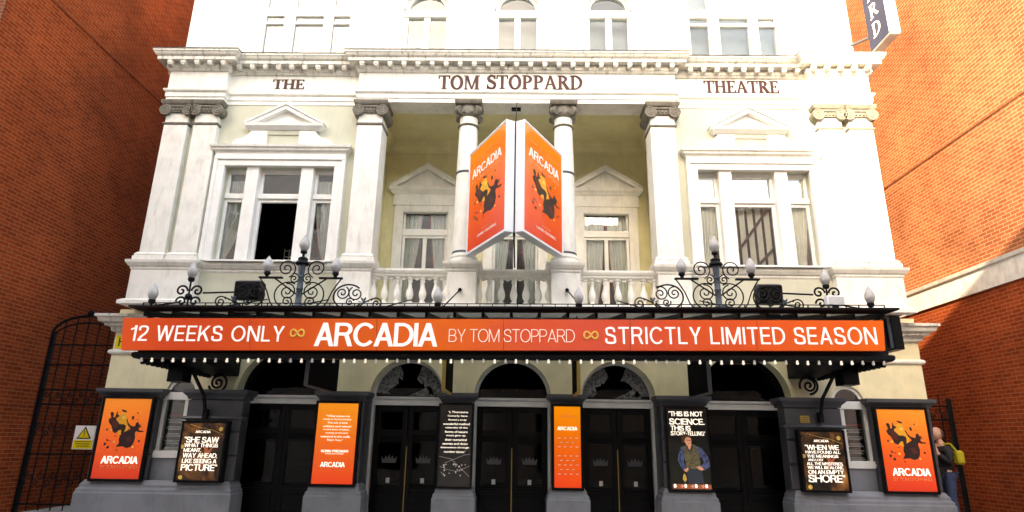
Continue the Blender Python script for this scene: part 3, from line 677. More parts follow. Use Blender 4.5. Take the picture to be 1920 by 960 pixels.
mod = MB().prismX([(0, 0), (-.12, .015), (-.125, .05), (-.125, .088), (0, .088)], -.05, .05); mod.box(-.042, .042, -.11, 0, -.012, .012)
mme = mod.mesh('modillion', 'cornice')
def modrow(xa, xb, yf, n):
    for k in range(n): inst('modillion', mme, co_, (xa+(xb-xa)*k/(n-1), yf-.07, 9.273))
modrow(-3.30, 3.30, -.5, 23)
for s in (-1, 1):
    modrow(s*3.72, s*6.0, -.345, 9); modrow(s*6.28, s*7.42, -.5, 5)
    for yy in (-.25, .05, .35): inst('modillion', mme, co_, (s*7.55, yy, 9.273), R(90)*s)
# carved inscription
for body, uL, uR, vt, vb, Y in (('THE', 511, 570, 149.5, 167, -.345), ('TOM', 822, 899, 142, 167.5, -.5), ('STOPPARD', 912, 1093, 142, 167.5, -.5), ('THEATRE', 1321, 1461, 152, 174.5, -.345)):
    xa, za = P(uL, vb - (0 if body != 'THEATRE' else 2), Y); xb, zb = P(uR, vb+(1 if body == 'THEATRE' else 0), Y); zt = P((uL+uR)/2, vt, Y)[1]; zm = P((uL+uR)/2, vb, Y)[1]
    letters('serif', body, (xa, Y+.001, zm), (1, 0, 0), (0, 0, 1), (0, -1, 0), xb-xa, zt-zm, .012, 'maroon', T, gap=.05)
# --- loggia behind the columns
lg = MB(); YB = 1.7
lw_ = [(-3.15, -2.66), (-1.60, -.53), (.53, 1.60), (2.66, 3.15)]
for a, b in lw_: lg.box(a, b, YB, YB+.3, 4.1, 8.6)
for a, b in ((-2.66, -1.60), (-.53, .53), (1.60, 2.66)): lg.box(a, b, YB, YB+.3, 6.88, 8.6)
for s in (-1, 1): lg.box(min(s*3.15, s*3.40), max(s*3.15, s*3.40), .1, YB+.3, 4.1, 8.6); lg.box(min(s*2.86, s*3.30), max(s*2.86, s*3.30), -.02, .1, 4.1, 8.478)
lg.build('loggia_wall', 'loggia', T)
MB().box(-3.4, 3.4, -.02, YB+.3, 8.6, 8.7).build('loggia_ceiling', 'loggia', T)
MB().mould([(-3.15, .1), (-3.15, YB), (3.15, YB), (3.15, .1)], [(-.02, 8.34), (.03, 8.36), (.05, 8.42), (.12, 8.50), (.14, 8.56), (.18, 8.598), (-.02, 8.598)]).build('loggia_cornice', 'loggia', T)
def french_window(cx):
    y = YB; w2 = .53
    f = MB().box(cx-.75, cx-.53, y-.06, y+.1, 4.1, 6.98).box(cx+.53, cx+.75, y-.06, y+.1, 4.1, 6.98).box(cx-.53, cx+.53, y-.06, y+.1, 6.86, 6.98)
    o = f.build('french_window', 'white', T, bevel=.006)
    MB().mould([(cx-.53, y-.06), (cx+.53, y-.06)], [(-.02, 6.80), (.02, 6.80), (.03, 6.84), (.02, 6.86), (-.02, 6.86)]).build('architrave', 'white', o)
    MB().box(cx-.78, cx+.78, y-.08, y+.05, 6.98, 7.26).build('frieze', 'white', o)
    MB().mould([(cx-.80, y), (cx-.80, y-.08), (cx+.80, y-.08), (cx+.80, y)], [(-.05, 7.26), (.02, 7.26), (.05, 7.32), (.09, 7.36), (.10, 7.43), (-.05, 7.43)]).build('pediment_cornice', 'white', o)
    pd = MB().prism([(cx-.84, 7.43), (cx+.84, 7.43), (cx, 7.93)], y-.06, y+.02)
    for s in (-1, 1):
        a = (cx+s*.90, 7.43); b = (cx, 7.99); dx, dz = -s*.035, -.10
        pd.prism([a, b, (b[0], b[1]-.11), (a[0]-s*.17, a[1])], y-.17, y+.0)
        pd.prism([(a[0]-s*.02, a[1]+.03), (b[0], b[1]+.035), (b[0], b[1]+.0), (a[0]-s*.05, a[1])], y-.20, y-.0)
    pd.build('pediment', 'white', o)
    fr = MB()
    for a, b in ((-.53, -.47), (-.045, .045), (.47, .53)): fr.box(cx+a, cx+b, y+.02, y+.09, 4.1, 6.27)
    fr.box(cx-.53, cx-.48, y+.02, y+.09, 6.27, 6.86).box(cx+.48, cx+.53, y+.02, y+.09, 6.27, 6.86)
    fr.box(cx-.53, cx+.53, y-.01, y+.095, 6.24, 6.40).box(cx-.48, cx+.48, y+.02, y+.09, 6.80, 6.86).box(cx-.47, cx-.045, y+.02, y+.09, 6.18, 6.24).box(cx+.045, cx+.47, y+.02, y+.09, 6.18, 6.24)
    fr.build('frame', 'trim', o, bevel=.005)
    for a, b, z0, z1 in ((-.47, -.045, 4.12, 6.18), (.045, .47, 4.12, 6.18), (-.48, .48, 6.40, 6.80)):
        MB().box(cx+a, cx+b, y+.05, y+.056, z0, z1).build('pane', 'glass', o)
    MB().add([(cx-.7, y+1.9, 4.1), (cx+.7, y+1.9, 4.1), (cx+.7, y+1.9, 7), (cx-.7, y+1.9, 7), (cx-.7, y+.3, 7), (cx+.7, y+.3, 7), (cx-.7, y+.3, 4.1), (cx+.7, y+.3, 4.1)], [(0, 1, 2, 3), (3, 2, 5, 4), (0, 3, 4, 6), (1, 7, 5, 2), (0, 6, 7, 1)]).build('room_behind', 'inside', o)
for cx in (-2.13, 0, 2.13): french_window(cx)
# --- side-bay three-light windows with pediment and scrolls
def big_window(s):
    cx = s*4.88; y = -.33; H = 1.14
    sur = MB().mould([(cx-H, y), (cx-H, y-.001)], [(0, 5), (.01, 5), (.01, 5.01), (0, 5.01)])
    sur = MB()
    for a, b in ((-H-.23, -H), (H, H+.23)): sur.box(cx+a, cx+b, y-.10, y+.02, 4.97, 7.02)
    sur.box(cx-H-.23, cx+H+.23, y-.10, y+.02, 7.02, 7.23)
    for a, b in ((-H-.23, -H-.15), (H+.15, H+.23)): sur.box(cx+a, cx+b, y-.13, y-.09, 4.97, 7.15)
    sur.box(cx-H-.23, cx+H+.23, y-.132, y-.09, 7.15, 7.232)
    o = sur.build('bay_window', 'trim', T, bevel=.008)
    MB().box(cx-H-.22, cx+H+.22, y-.115, y+.02, 7.234, 7.30).build('frieze', 'trim', o)
    MB().mould([(cx-1.36, y), (cx-1.36, y-.10), (cx+1.36, y-.10), (cx+1.36, y)], [(-.05, 7.28), (.01, 7.28), (.03, 7.32), (.07, 7.35), (.08, 7.39), (.11, 7.41), (.12, 7.46), (-.05, 7.47)]).build('cornice', 'white', o)
    at = MB().box(cx-.62, cx+.62, y-.06, y+.02, 7.47, 7.84)
    at.box(cx-.64, cx+.64, y-.085, y-.05, 7.74, 7.84)
    for sg in (-1, 1):
        for k in range(3): at.box(*sorted((cx+sg*(.36+.09*k), cx+sg*(.42+.09*k))), y-.10, y-.05, 7.475, 7.735)
    at.build('attic_panel', 'cream', o)
    for sg in (-1, 1):   # side scrolls
        pts = [(cx+sg*.60, 7.475), (cx+sg*.60, 7.80), (cx+sg*.68, 7.80), (cx+sg*.74, 7.72), (cx+sg*.82, 7.65), (cx+sg*.92, 7.62), (cx+sg*1.0, 7.60), (cx+sg*1.05, 7.55), (cx+sg*1.04, 7.475)]
        m_ = MB().prism(pts, y-.13, y+.02); volute(m_, (cx+sg*.99, y-.07, 7.535), (0, 1, 0), .06, .13); m_.box(*sorted((cx+sg*.34, cx+sg*.60)), y-.13, y+.02, 7.472, 7.80)
        m_.build('scroll', 'trim', o)
    MB().mould([(cx-.74, y), (cx-.74, y-.10), (cx+.74, y-.10), (cx+.74, y)], [(-.05, 7.84), (.01, 7.84), (.05, 7.88), (.08, 7.91), (.09, 7.97), (-.05, 7.97)]).build('pediment_cornice', 'trim', o)
    pd = MB().prism([(cx-.74, 7.97), (cx+.74, 7.97), (cx, 8.36)], y-.05, y+.02)
    for sg in (-1, 1):
        a = (cx+sg*.83, 7.97); b = (cx, 8.41)
        pd.prism([a, b, (b[0], b[1]-.10), (a[0]-sg*.19, a[1])], y-.16, y+.0)
        pd.prism([(a[0]+sg*.02, a[1]+.01), (b[0], b[1]+.04), (b[0], b[1]+.0), (a[0]-sg*.03, a[1])], y-.19, y-.0)
    pd.build('pediment', 'trim', o)
    # stone mullions and recessed sashes
    yr = y+.16
    for mx in (-.57, .57): MB().box(cx+mx-.13, cx+mx+.13, y-.04, yr+.04, 4.97, 7.03).build('mullion', 'trim', o, bevel=.01)
    lights = [(-1.14, -.70), (-.44, .44), (.70, 1.14)]
    for k, (a, b) in enumerate(lights):
        f = MB(); e = .06
        f.box(cx+a, cx+a+e, yr-.04, yr+.03, 4.98, 7.02).box(cx+b-e, cx+b, yr-.04, yr+.03, 4.98, 7.02)
        f.box(cx+a+e, cx+b-e, yr-.039, yr+.029, 6.92, 7.02).box(cx+a, cx+b, yr-.08, yr+.04, 6.36, 6.47).box(cx+a+e, cx+b-e, yr-.039, yr+.029, 4.98, 5.06).box(cx+a+e, cx+b-e, yr-.039, yr+.029, 6.29, 6.36)
        sf = f.build('sash', 'trim', o, bevel=.005)
        MB().box(cx+a+e, cx+b-e, yr-.005, yr+.001, 6.47, 6.92).build('pane', 'glass', o)
        if not (s < 0 and k == 1): MB().box(cx+a+e, cx+b-e, yr-.005, yr+.001, 5.06, 6.29).build('pane', 'glass', o)
    MB().add([(cx-1.3, yr+2.5, 4.9), (cx+1.3, yr+2.5, 4.9), (cx+1.3, yr+2.5, 7.1), (cx-1.3, yr+2.5, 7.1), (cx-1.3, yr+.26, 7.1), (cx+1.3, yr+.26, 7.1), (cx-1.3, yr+.26, 4.9), (cx+1.3, yr+.26, 4.9)], [(0, 1, 2, 3), (3, 2, 5, 4), (0, 3, 4, 6), (1, 7, 5, 2), (0, 6, 7, 1)]).build('room_behind', 'inside', o)
    MB().box(cx-1.20, cx+1.20, y-.16, y-.0, 4.945, 4.975).build('sill', 'trim', o)
big_window(-1); big_window(1)
# --- upper storey
up = MB(); YU = .0
cols_ = [(-7.57, -5.98), (-5.98, -3.84), (-3.84, -2.63), (-2.63, -1.57), (-1.57, -.53), (-.53, .53), (.53, 1.57), (1.57, 2.63), (2.63, 3.84), (3.84, 5.98), (5.98, 7.57)]
for k, (a, b) in enumerate(cols_):
    if k in (1, 9): up.box(a, b, YU, YU+.35, 9.55, 9.98); up.box(a, b, YU, YU+.35, 12.3, 15)
    elif k in (3, 5, 7): up.box(a, b, YU, YU+.35, 9.55, 10.05); archwall(up, a, b, (a+b)/2, .50, 11.22, 15, YU, YU+.35)
    else: up.box(a, b, YU, YU+.35, 9.55, 15)
for s in (-1, 1): up.box(min(s*7.2, s*7.57), max(s*7.2, s*7.57), .35, 12, 8.4, 15)
up.build('upper_wall', 'white', T)
for x in (-6.2, -3.62, 3.62, 6.2): MB().box(x-.16, x+.16, YU-.05, YU+.01, 9.6, 15).build('wall_strip', 'white', T)
MB().box(-7.6, 7.6, -.3, 12, 15, 15.3).build('roof', 'white', T)
MB().box(-7.2, 7.2, 11.7, 12, 0, 15).build('rear_wall', 'render', T)
for cx in (-2.10, 0, 2.10):
    y = YU+.14
    f = MB()
    for a, b in ((-.53, -.44), (-.07, .07), (.44, .53)): f.box(cx+a, cx+b, y-.05, y+.05, 10.05, 11.05)
    f.box(cx-.53, cx+.53, y-.08, y+.06, 11.05, 11.24).box(cx-.53, cx+.53, y-.05, y+.05, 10.0, 10.12)
    f.prism(arc(cx, 11.24, .50, 0, math.pi, 20)+arc(cx, 11.24, .42, math.pi, 0, 20), y-.05, y+.05)
    o = f.build('arched_window', 'trim', T)
    MB().prism(arc(cx, 11.22, .62, 0, math.pi, 24)+arc(cx, 11.22, .51, math.pi, 0, 24), YU-.05, YU+.02).build('archivolt', 'trim', o)
    for s in (-1, 1):
        MB().box(*sorted((cx+s*.53, cx+s*.66)), YU-.05, YU+.02, 9.6, 11.22).build('surround', 'trim', o)
        MB().box(*sorted((cx+s*.07, cx+s*.44)), y, y+.006, 10.12, 11.05).build('pane', 'upglass', o)
    MB().prism(arc(cx, 11.24, .42, 0, math.pi, 18), y, y+.006).build('pane', 'upglass', o)
    MB().box(cx-.55, cx+.55, y+.3, y+.34, 9.9, 11.9).build('blind', 'blindglass', o)
for s in (-1, 1):
    cx = s*4.91; y = YU+.14; f = MB()
    for a, b in ((-1.07, -.95), (-.52, -.27), (.40, .62), (1.02, 1.07)): f.box(*sorted((cx+a, cx+b)), y-.06, y+.06, 9.98, 12.3)
    for z0, z1 in ((11.08, 11.30), (9.95, 10.0), (12.2, 12.3), (10.86, 10.92)): f.box(cx-1.07, cx+1.07, y-.055, y+.055, z0, z1)
    o = f.build('upper_window', 'trim', T)
    for a, b in ((-.95, -.52), (-.27, .40), (.62, 1.02)):
        for z0, z1 in ((10.0, 10.86), (10.92, 11.08), (11.30, 12.2)): MB().box(cx+a, cx+b, y, y+.006, z0, z1).build('pane', 'upglass', o)
    MB().box(cx-1.1, cx+1.1, y+.3, y+.34, 9.9, 12.4).build('blind', 'blindglass', o)
MB().box(-.10, .10, -.32, -.22, 8.44, 8.48).build('sensor_box', 'black', T)
# ================================================================ neighbouring brick buildings (their flank walls line the two alleys)
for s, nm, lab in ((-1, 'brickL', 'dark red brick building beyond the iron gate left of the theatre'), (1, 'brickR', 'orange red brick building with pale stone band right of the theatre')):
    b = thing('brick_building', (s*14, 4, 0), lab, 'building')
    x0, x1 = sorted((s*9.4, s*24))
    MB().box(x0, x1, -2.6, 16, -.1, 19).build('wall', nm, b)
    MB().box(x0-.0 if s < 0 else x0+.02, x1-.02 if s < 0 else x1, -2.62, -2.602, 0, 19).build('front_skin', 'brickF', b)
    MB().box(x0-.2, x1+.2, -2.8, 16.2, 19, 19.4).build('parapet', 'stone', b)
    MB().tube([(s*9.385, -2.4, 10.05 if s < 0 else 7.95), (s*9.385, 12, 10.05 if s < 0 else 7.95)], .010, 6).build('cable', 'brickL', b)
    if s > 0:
        MB().box(9.385, 24, -2.63, 16, -.1, 4.645).build('lower_wall', 'brickL', b)  # separate darker brick, with the shade below the band put into its colour
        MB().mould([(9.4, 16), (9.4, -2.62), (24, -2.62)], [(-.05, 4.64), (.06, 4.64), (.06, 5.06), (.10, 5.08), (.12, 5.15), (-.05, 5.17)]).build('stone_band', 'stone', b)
# iron gates across the alleys
def gate(s):
    y = .30 if s < 0 else 1.6; xa, xb = sorted((s*7.97, s*9.36)); cx = (xa+xb)/2; rr = (xb-xa)/2
    g = thing('iron_gate', (cx, y, .2), ('tall arched black iron gate with scrollwork left of the theatre', 'low black iron gate with scrollwork behind the person right of the theatre')[s > 0], 'gate')
    zt = 3.58 if s < 0 else 2.60
    for x in (xa+.03, xb-.03): MB().box(x-.035, x+.035, y-.035, y+.035, .2, zt+.04).build('post', 'iron', g)
    top = [(cx+rr*math.cos(a), y, 3.60+.36*math.sin(a)) for a in [math.pi*k/20 for k in range(21)]]
    if s < 0: MB().tube(top, .028, 6).build('arch_bar', 'iron', g); MB().tube([(x, yy, z-.14) for x, yy, z in top], .016, 6).build('arch_bar', 'iron', g)
    n = 5
    for k in range(1, n+1):
        x = xa+(xb-xa)*k/(n+1); MB().tube([(x, y, .25), (x, y, zt+(.34*math.sqrt(max(0, 1-((x-cx)/rr)**2)) if s < 0 else .12))], .013, 6).build('bar', 'iron', g)
    for z in (.35, 1.25, 2.18, 2.46, 2.95, 3.35)[:6 if s < 0 else 4]: MB().box(xa, xb, y-.012, y+.012, z, z+.03).build('rail', 'iron', g)
    for zz, r_ in ((2.32, .11), (1.70, .14), (.8, .14)):
        for k in range(n+1):
            x = xa+(xb-xa)*(k+.5)/(n+1)
            for sg in (-1, 1): MB().tube(spiral(x+sg*.05, y-.01, zz+sg*r_*.45, r_*.55, 1.6, sg, R(90)*sg), .009, 5).build('scroll', 'iron', g)
    if s < 0: MB().sphere((cx, y, 4.02), .065, 12).build('finial', 'iron', g, smooth=True)
def spiral(cx, cy, cz, r, turns, d=1, a0=0, n=26, inner=.12):
    pts = []
    for k in range(n+1):
        t = k/n; a = a0+d*turns*2*math.pi*t; rr = r*(1-(1-inner)*t)
        pts.append((cx+rr*math.cos(a), cy, cz+rr*math.sin(a)))
    return pts
gate(-1); gate(1)
# warning sign hung on the left gate
ws = thing('warning_sign', (-8.26, .25, 1.37), 'white and yellow warning sign with black triangle on the left iron gate', 'sign')
MB().box(-8.46, -8.06, .245, .262, 1.36, 1.80).build('plate', 'txtwhite', ws)
MB().box(-8.445, -8.075, .240, .2455, 1.375, 1.53).build('yellow_panel', 'signyellow', ws)
MB().prism([(-8.40, 1.555), (-8.12, 1.555), (-8.26, 1.785)], .239, .2445).build('triangle_edge', 'art', ws)
MB().prism([(-8.365, 1.573), (-8.155, 1.573), (-8.26, 1.745)], .236, .2395).build('triangle', 'signyellow', ws)
MB().prism([(-8.272, 1.70), (-8.248, 1.70), (-8.254, 1.63), (-8.266, 1.63)], .233, .2365).box(-8.268, -8.252, .233, .2365, 1.60, 1.617).build('mark', 'art', ws)
for k in range(3): MB().box(-8.42+.02*k, -8.10-.015*k, .2375, .2405, 1.495-.04*k, 1.508-.04*k).build('print_line', 'art', ws)
hs = thing('hydrant_sign', (-7.74, -.01, 3.27), 'small yellow sign with black H on the wall behind the canopy end', 'sign')
MB().box(-7.84, -7.56, -.012, -.002, 3.27, 3.52).build('plate', 'signyellow', hs)
put_text(MB(), 'H', (-7.78, -.0125, 3.31), (1, 0, 0), (0, 0, 1), (0, -1, 0), .11, .17, .002, .02).build('lettering', 'art', hs)
pq = thing('wall_plaque', (5.36, -.37, 2.02), 'small yellow brass plaque on the grey pier beside the right canopy bracket', 'plaque')
MB().box(5.27, 5.44, -.376, -.350, 2.02, 2.15).build('plate', 'brass', pq, bevel=.004)
for k in range(3): MB().box(5.295, 5.415-.02*(k % 2), -.3775, -.3755, 2.045+.032*k, 2.052+.032*k).build('print_line', 'art2', pq)
# ================================================================ the canopy
TILT = .0085
def tf(p): return (p[0], p[1], p[2]+TILT*p[0])
def cmb(): m = MB(); m.tf = tf; return m
C = thing('entrance_canopy', (0, -1.2, 2.85), 'black iron and glass entrance canopy edged with round bulbs over the doors', 'canopy')
XL, XR, YF = -5.86, 5.84, -2.46
cmb().box(XL, XR, YF, YF+.08, 2.90, 3.42).build('fascia', 'iron', C)
cmb().mould([(XL, -.05), (XL, YF), (XR, YF), (XR, -.05)], [(-.06, 2.83), (.03, 2.83), (.06, 2.86), (.06, 2.91), (.03, 2.93), (-.06, 2.93)]).build('lower_beam', 'iron', C)
cmb().mould([(XL-.0, -.05), (XL-.0, YF-.02), (XR+.0, YF-.02), (XR, -.05)], [(-.03, 3.575), (.06, 3.575), (.10, 3.59), (.14, 3.60), (.17, 3.61), (.17, 3.64), (-.03, 3.64)]).build('gutter', 'iron', C)
for s, X in ((-1, XL), (1, XR)):
    x0, x1 = sorted((X, X-s*.06)); cmb().box(x0, x1, YF+.08, -.02, 2.93, 3.51).build('side_fascia', 'iron', C)
    a, b = sorted((X-s*.06, X-s*.56)); 
    m_ = cmb(); m_.prismX([(YF+.3, 2.93), (-.02, 2.80), (-.02, 3.3), (YF+.3, 3.2)], a, b); m_.build('side_girder', 'iron', C)
    tm = MB().prismX([(0, .08), (.09, .08), (.075, .015), (.045, 0), (.015, .015)], -.03, .03).mesh('fringe_tooth', 'iron')
    for k in range(16): inst('fringe_tooth', tm, C, ((x0+x1)/2, YF+.1+k*.145, 2.755+TILT*x0))
    cmb().box(*sorted((X-s*.02, X-s*.28)), -1.55, -1.25, 2.56, 2.80).build('lamp_housing', 'black', C)
    # raking bracket with a scroll down to the pier
    st = cmb(); st.tube([(X-s*.10, -.95, 2.84), (X-s*.20, -.55, 2.40), (X-s*.22, -.44, 2.10)], .035, 6)
    st.tube(spiral(X-s*.36, -.42, 2.64, .13, 1.5, -s, R(90)), .02, 6); st.tube(spiral(X-s*.36, -.42, 2.64, .17, .8, -s, R(200), inner=.9), .022, 6)
    st.box(*sorted((X-s*.18, X-s*.26)), -.47, -.37, 1.98, 2.16)
    st.build('bracket', 'iron', C)
nr = 26
for k in range(nr+1):
    x = XL+(XR-XL)*k/nr
    cmb().prismX([(YF, 3.50), (-.03, 3.84), (-.03, 3.92), (YF, 3.58)], x-.022, x+.022).build('rafter', 'iron', C)
    if k < nr:
        x2 = XL+(XR-XL)*(k+1)/nr
        cmb().prismX([(YF, 3.585), (-.03, 3.925), (-.03, 3.933), (YF, 3.593)], x+.004, x2-.004).build('roof_pane', 'roofglass', C)
cmb().box(XL, XR, -.06, -.005, 3.80, 3.97).build('wall_plate', 'iron', C)
bms = [MB().sphere((0, 0, 0), .0225, 12).lathe(0, 0, [(.016, .02), (.016, .045)], 8).mesh('bulb', k_, True) for k_ in ('bulb', 'bulb', 'bulb_dim')]
nb = 70
for k in range(nb):
    x = XL+.10+(XR-XL-.2)*k/(nb-1); inst('bulb', random.choice(bms), C, (x+random.uniform(-.008, .008), YF-.03, 2.79+TILT*x+random.uniform(-.004, .004)))
cr_ = cmb()
cr_.box(XL, XR, YF-.10, YF-.07, 3.695, 3.705)
for k in range(60):
    x = XL+(XR-XL)*k/59; cr_.box(x-.006, x+.006, YF-.095, YF-.075, 3.64, 3.70)
cr_.build('gutter_rail', 'iron', C)
for s in (-1, 1):
    cmb().tube([(s*1.16, -2.3, 3.66), (s*1.02, -.66, 4.38)], .014, 6).build('tie_rod', 'iron', C)
    cmb().tube([(s*1.02, -.70, 4.37), (s*1.02, -.61, 4.40)], .035, 8).build('tie_boss', 'iron', C)
    for xx in (5.1, 3.9, 2.3): cmb().tube([(s*xx, -2.2, 3.66), (s*(xx-.3), -.36, 4.25)], .012, 6).build('tie_rod', 'iron', C)
# side sign box seen edge-on at the right
sb = thing('side_sign_box', (6.03, -1.7, 3.05), 'black edged side sign box standing off the right end of the canopy', 'sign')
MB().box(5.985, 6.13, -2.42, -.9, 3.08, 3.60).build('casing', 'black', sb)
MB().box(5.93, 5.984, -2.40, -.92, 3.10, 3.58).build('mounting_rail', 'blueiron', sb)
# long marquee sign
M['signpale'] = flat('backlit_pale', (.95, .76, .65), .4, .03)
mg = vgrad('marquee_orange', [(0, (.78, .075, .006)), (.10, (.68, .052, .005)), (.42, (.82, .125, .006)), (.52, (.74, .09, .026)), (.62, (.70, .08, .04)), (.75, (.70, .075, .016)), (1, (.82, .115, .004))], -6.2, 5.85, .28, .012, hx=True)
YS = YF-.14
pt = [P(231, 596, YS), P(1656, 601, YS), P(1660, 657.5, YS), P(227, 656, YS)]
ms = thing('marquee_sign', ((pt[0][0]+pt[1][0])/2, YS, pt[3][1]), 'long orange marquee sign reading 12 weeks only arcadia along the canopy', 'sign')
MB().prism(pt, YS, YS+.075).build('panel', mg, ms)
for k in range(1, 6):
    u = 231+1426*k/6; xa, za = P(u, 596.5+5*k/6, YS); xb, zb = P(u, 656.3+1.5*k/6, YS); MB().prism([(xa-.003, za), (xa+.003, za), (xb+.003, zb), (xb-.003, zb)], YS-.0015, YS+.001).build('panel_seam', 'art2', ms)
def sign_text(body, uL, uR, vt, vb, mat, weight=0, spacing=1, dv=0):
    a = Vector((P(uL, vb, YS)[0], YS-.0005, P(uL, vb, YS)[1])); b = Vector((P(uR, vb+dv, YS)[0], YS-.0005, P(uR, vb+dv, YS)[1]))
    h = P((uL+uR)/2, vt+dv/2, YS)[1]-P((uL+uR)/2, vb+dv/2, YS)[1]; ux = (b-a); L = ux.length; ux.normalize()
    letters('sans', body, a, ux, (0, 0, 1), (0, -1, 0), L, h, .004, mat, ms, .122+1.9*weight if weight >= 0 else .122+2.6*weight, .02+(spacing-.86)*.55)
sign_text('12 WEEKS ONLY', 242, 531, 610, 639, 'signwhite', .001, 1.08, 1.5)
sign_text('ARCADIA', 588, 820, 605, 649, 'signwhite', .017, .84, 1)
sign_text('BY TOM STOPPARD', 841, 1078, 617, 641, 'signpale', -.022, .92, .8)
sign_text('STRICTLY LIMITED SEASON', 1135, 1646, 613, 645, 'signwhite', .001, 1.08, 1.0)
for uc, vc in ((557.5, 624.5), (1108, 628.5)):
    x, z = P(uc, vc, YS); pts = []
    for k in range(41):
        a = 2*math.pi*k/40; d = 1+math.sin(a)**2; pts.append((x+.105*math.cos(a)/d, YS-.004, z+.15*math.sin(a)*math.cos(a)/d))
    MB().tube(pts, .014, 6).build('infinity_mark', 'yellow', ms)
# ---------------------------------------------------------------- lamps on the canopy
def globe(mb, x, y, z, h=.29, r=.078):
    prof = [(.02, 0), (.05, .02), (.95*r, .28*h), (r, .40*h), (.9*r, .55*h), (.6*r, .74*h), (.28*r, .90*h), (.05*r, h)]
    return mb.lathe(x, y, [(a, z+b) for a, b in prof], 16)
def small_lamp(x, y, z0, zb, label, stem=True):
    t = thing('canopy_lamp', (x, y, z0), label, 'lamp', 'flame shaped lamps on the canopy')
    globe(MB(), x, y, zb).build('globe', 'globe', t, smooth=True)
    MB().lathe(x, y, [(.015, z0), (.015, zb-.06), (.04, zb-.05), (.055, zb-.02), (.05, zb+.012)], 12).build('holder', 'iron', t, smooth=True)
    return t
ZG = 3.645
def gz(x): return ZG+TILT*x
small_lamp(-5.76, -2.50, gz(-5.7), 3.70, 'flame shaped lamp at the far left corner of the canopy')
small_lamp(5.66, -2.50, gz(5.6), 3.78, 'flame shaped lamp at the far right corner of the canopy')
small_lamp(-1.18, -2.50, gz(-1.2), 3.70, 'flame shaped lamp on the canopy below the left column')
small_lamp(1.06, -2.50, gz(1), 3.71, 'flame shaped lamp on the canopy below the right column')
for s, x, lab in ((-1, -5.32, 'raised lamp on twin iron scrolls near the left canopy end'), (1, 5.12, 'raised lamp on twin iron scrolls near the right canopy end')):
    t = small_lamp(x, -2.25, gz(x)+.02, 4.13, lab)
    sc_ = MB()
    for sg in (-1, 1):
        sc_.tube(spiral(x+sg*.13, -2.25, gz(x)+.32, .10, 1.3, -sg, R(90+90*sg)), .017, 6); sc_.tube(spiral(x+sg*.11, -2.25, gz(x)+.14, .09, 1.2, sg, R(90-90*sg)), .017, 6)
    sc_.sphere((x, -2.25, gz(x)+.22), .06, 10); sc_.build('scroll_stand', 'iron', t, smooth=True)
    MB().tube([(x-s*.2, -2.2, gz(x)+.30), (x-s*.85, -1.7, gz(x)+.45)], .016, 6).sphere((x-s*.85, -1.7, gz(x)+.47), .035, 8).build('stay', 'iron', t)
    MB().tube([(x+s*.12, -2.3, gz(x)+.12), (x+s*.42, -2.42, gz(x)+.03)], .014, 6).build('stay', 'iron', t)
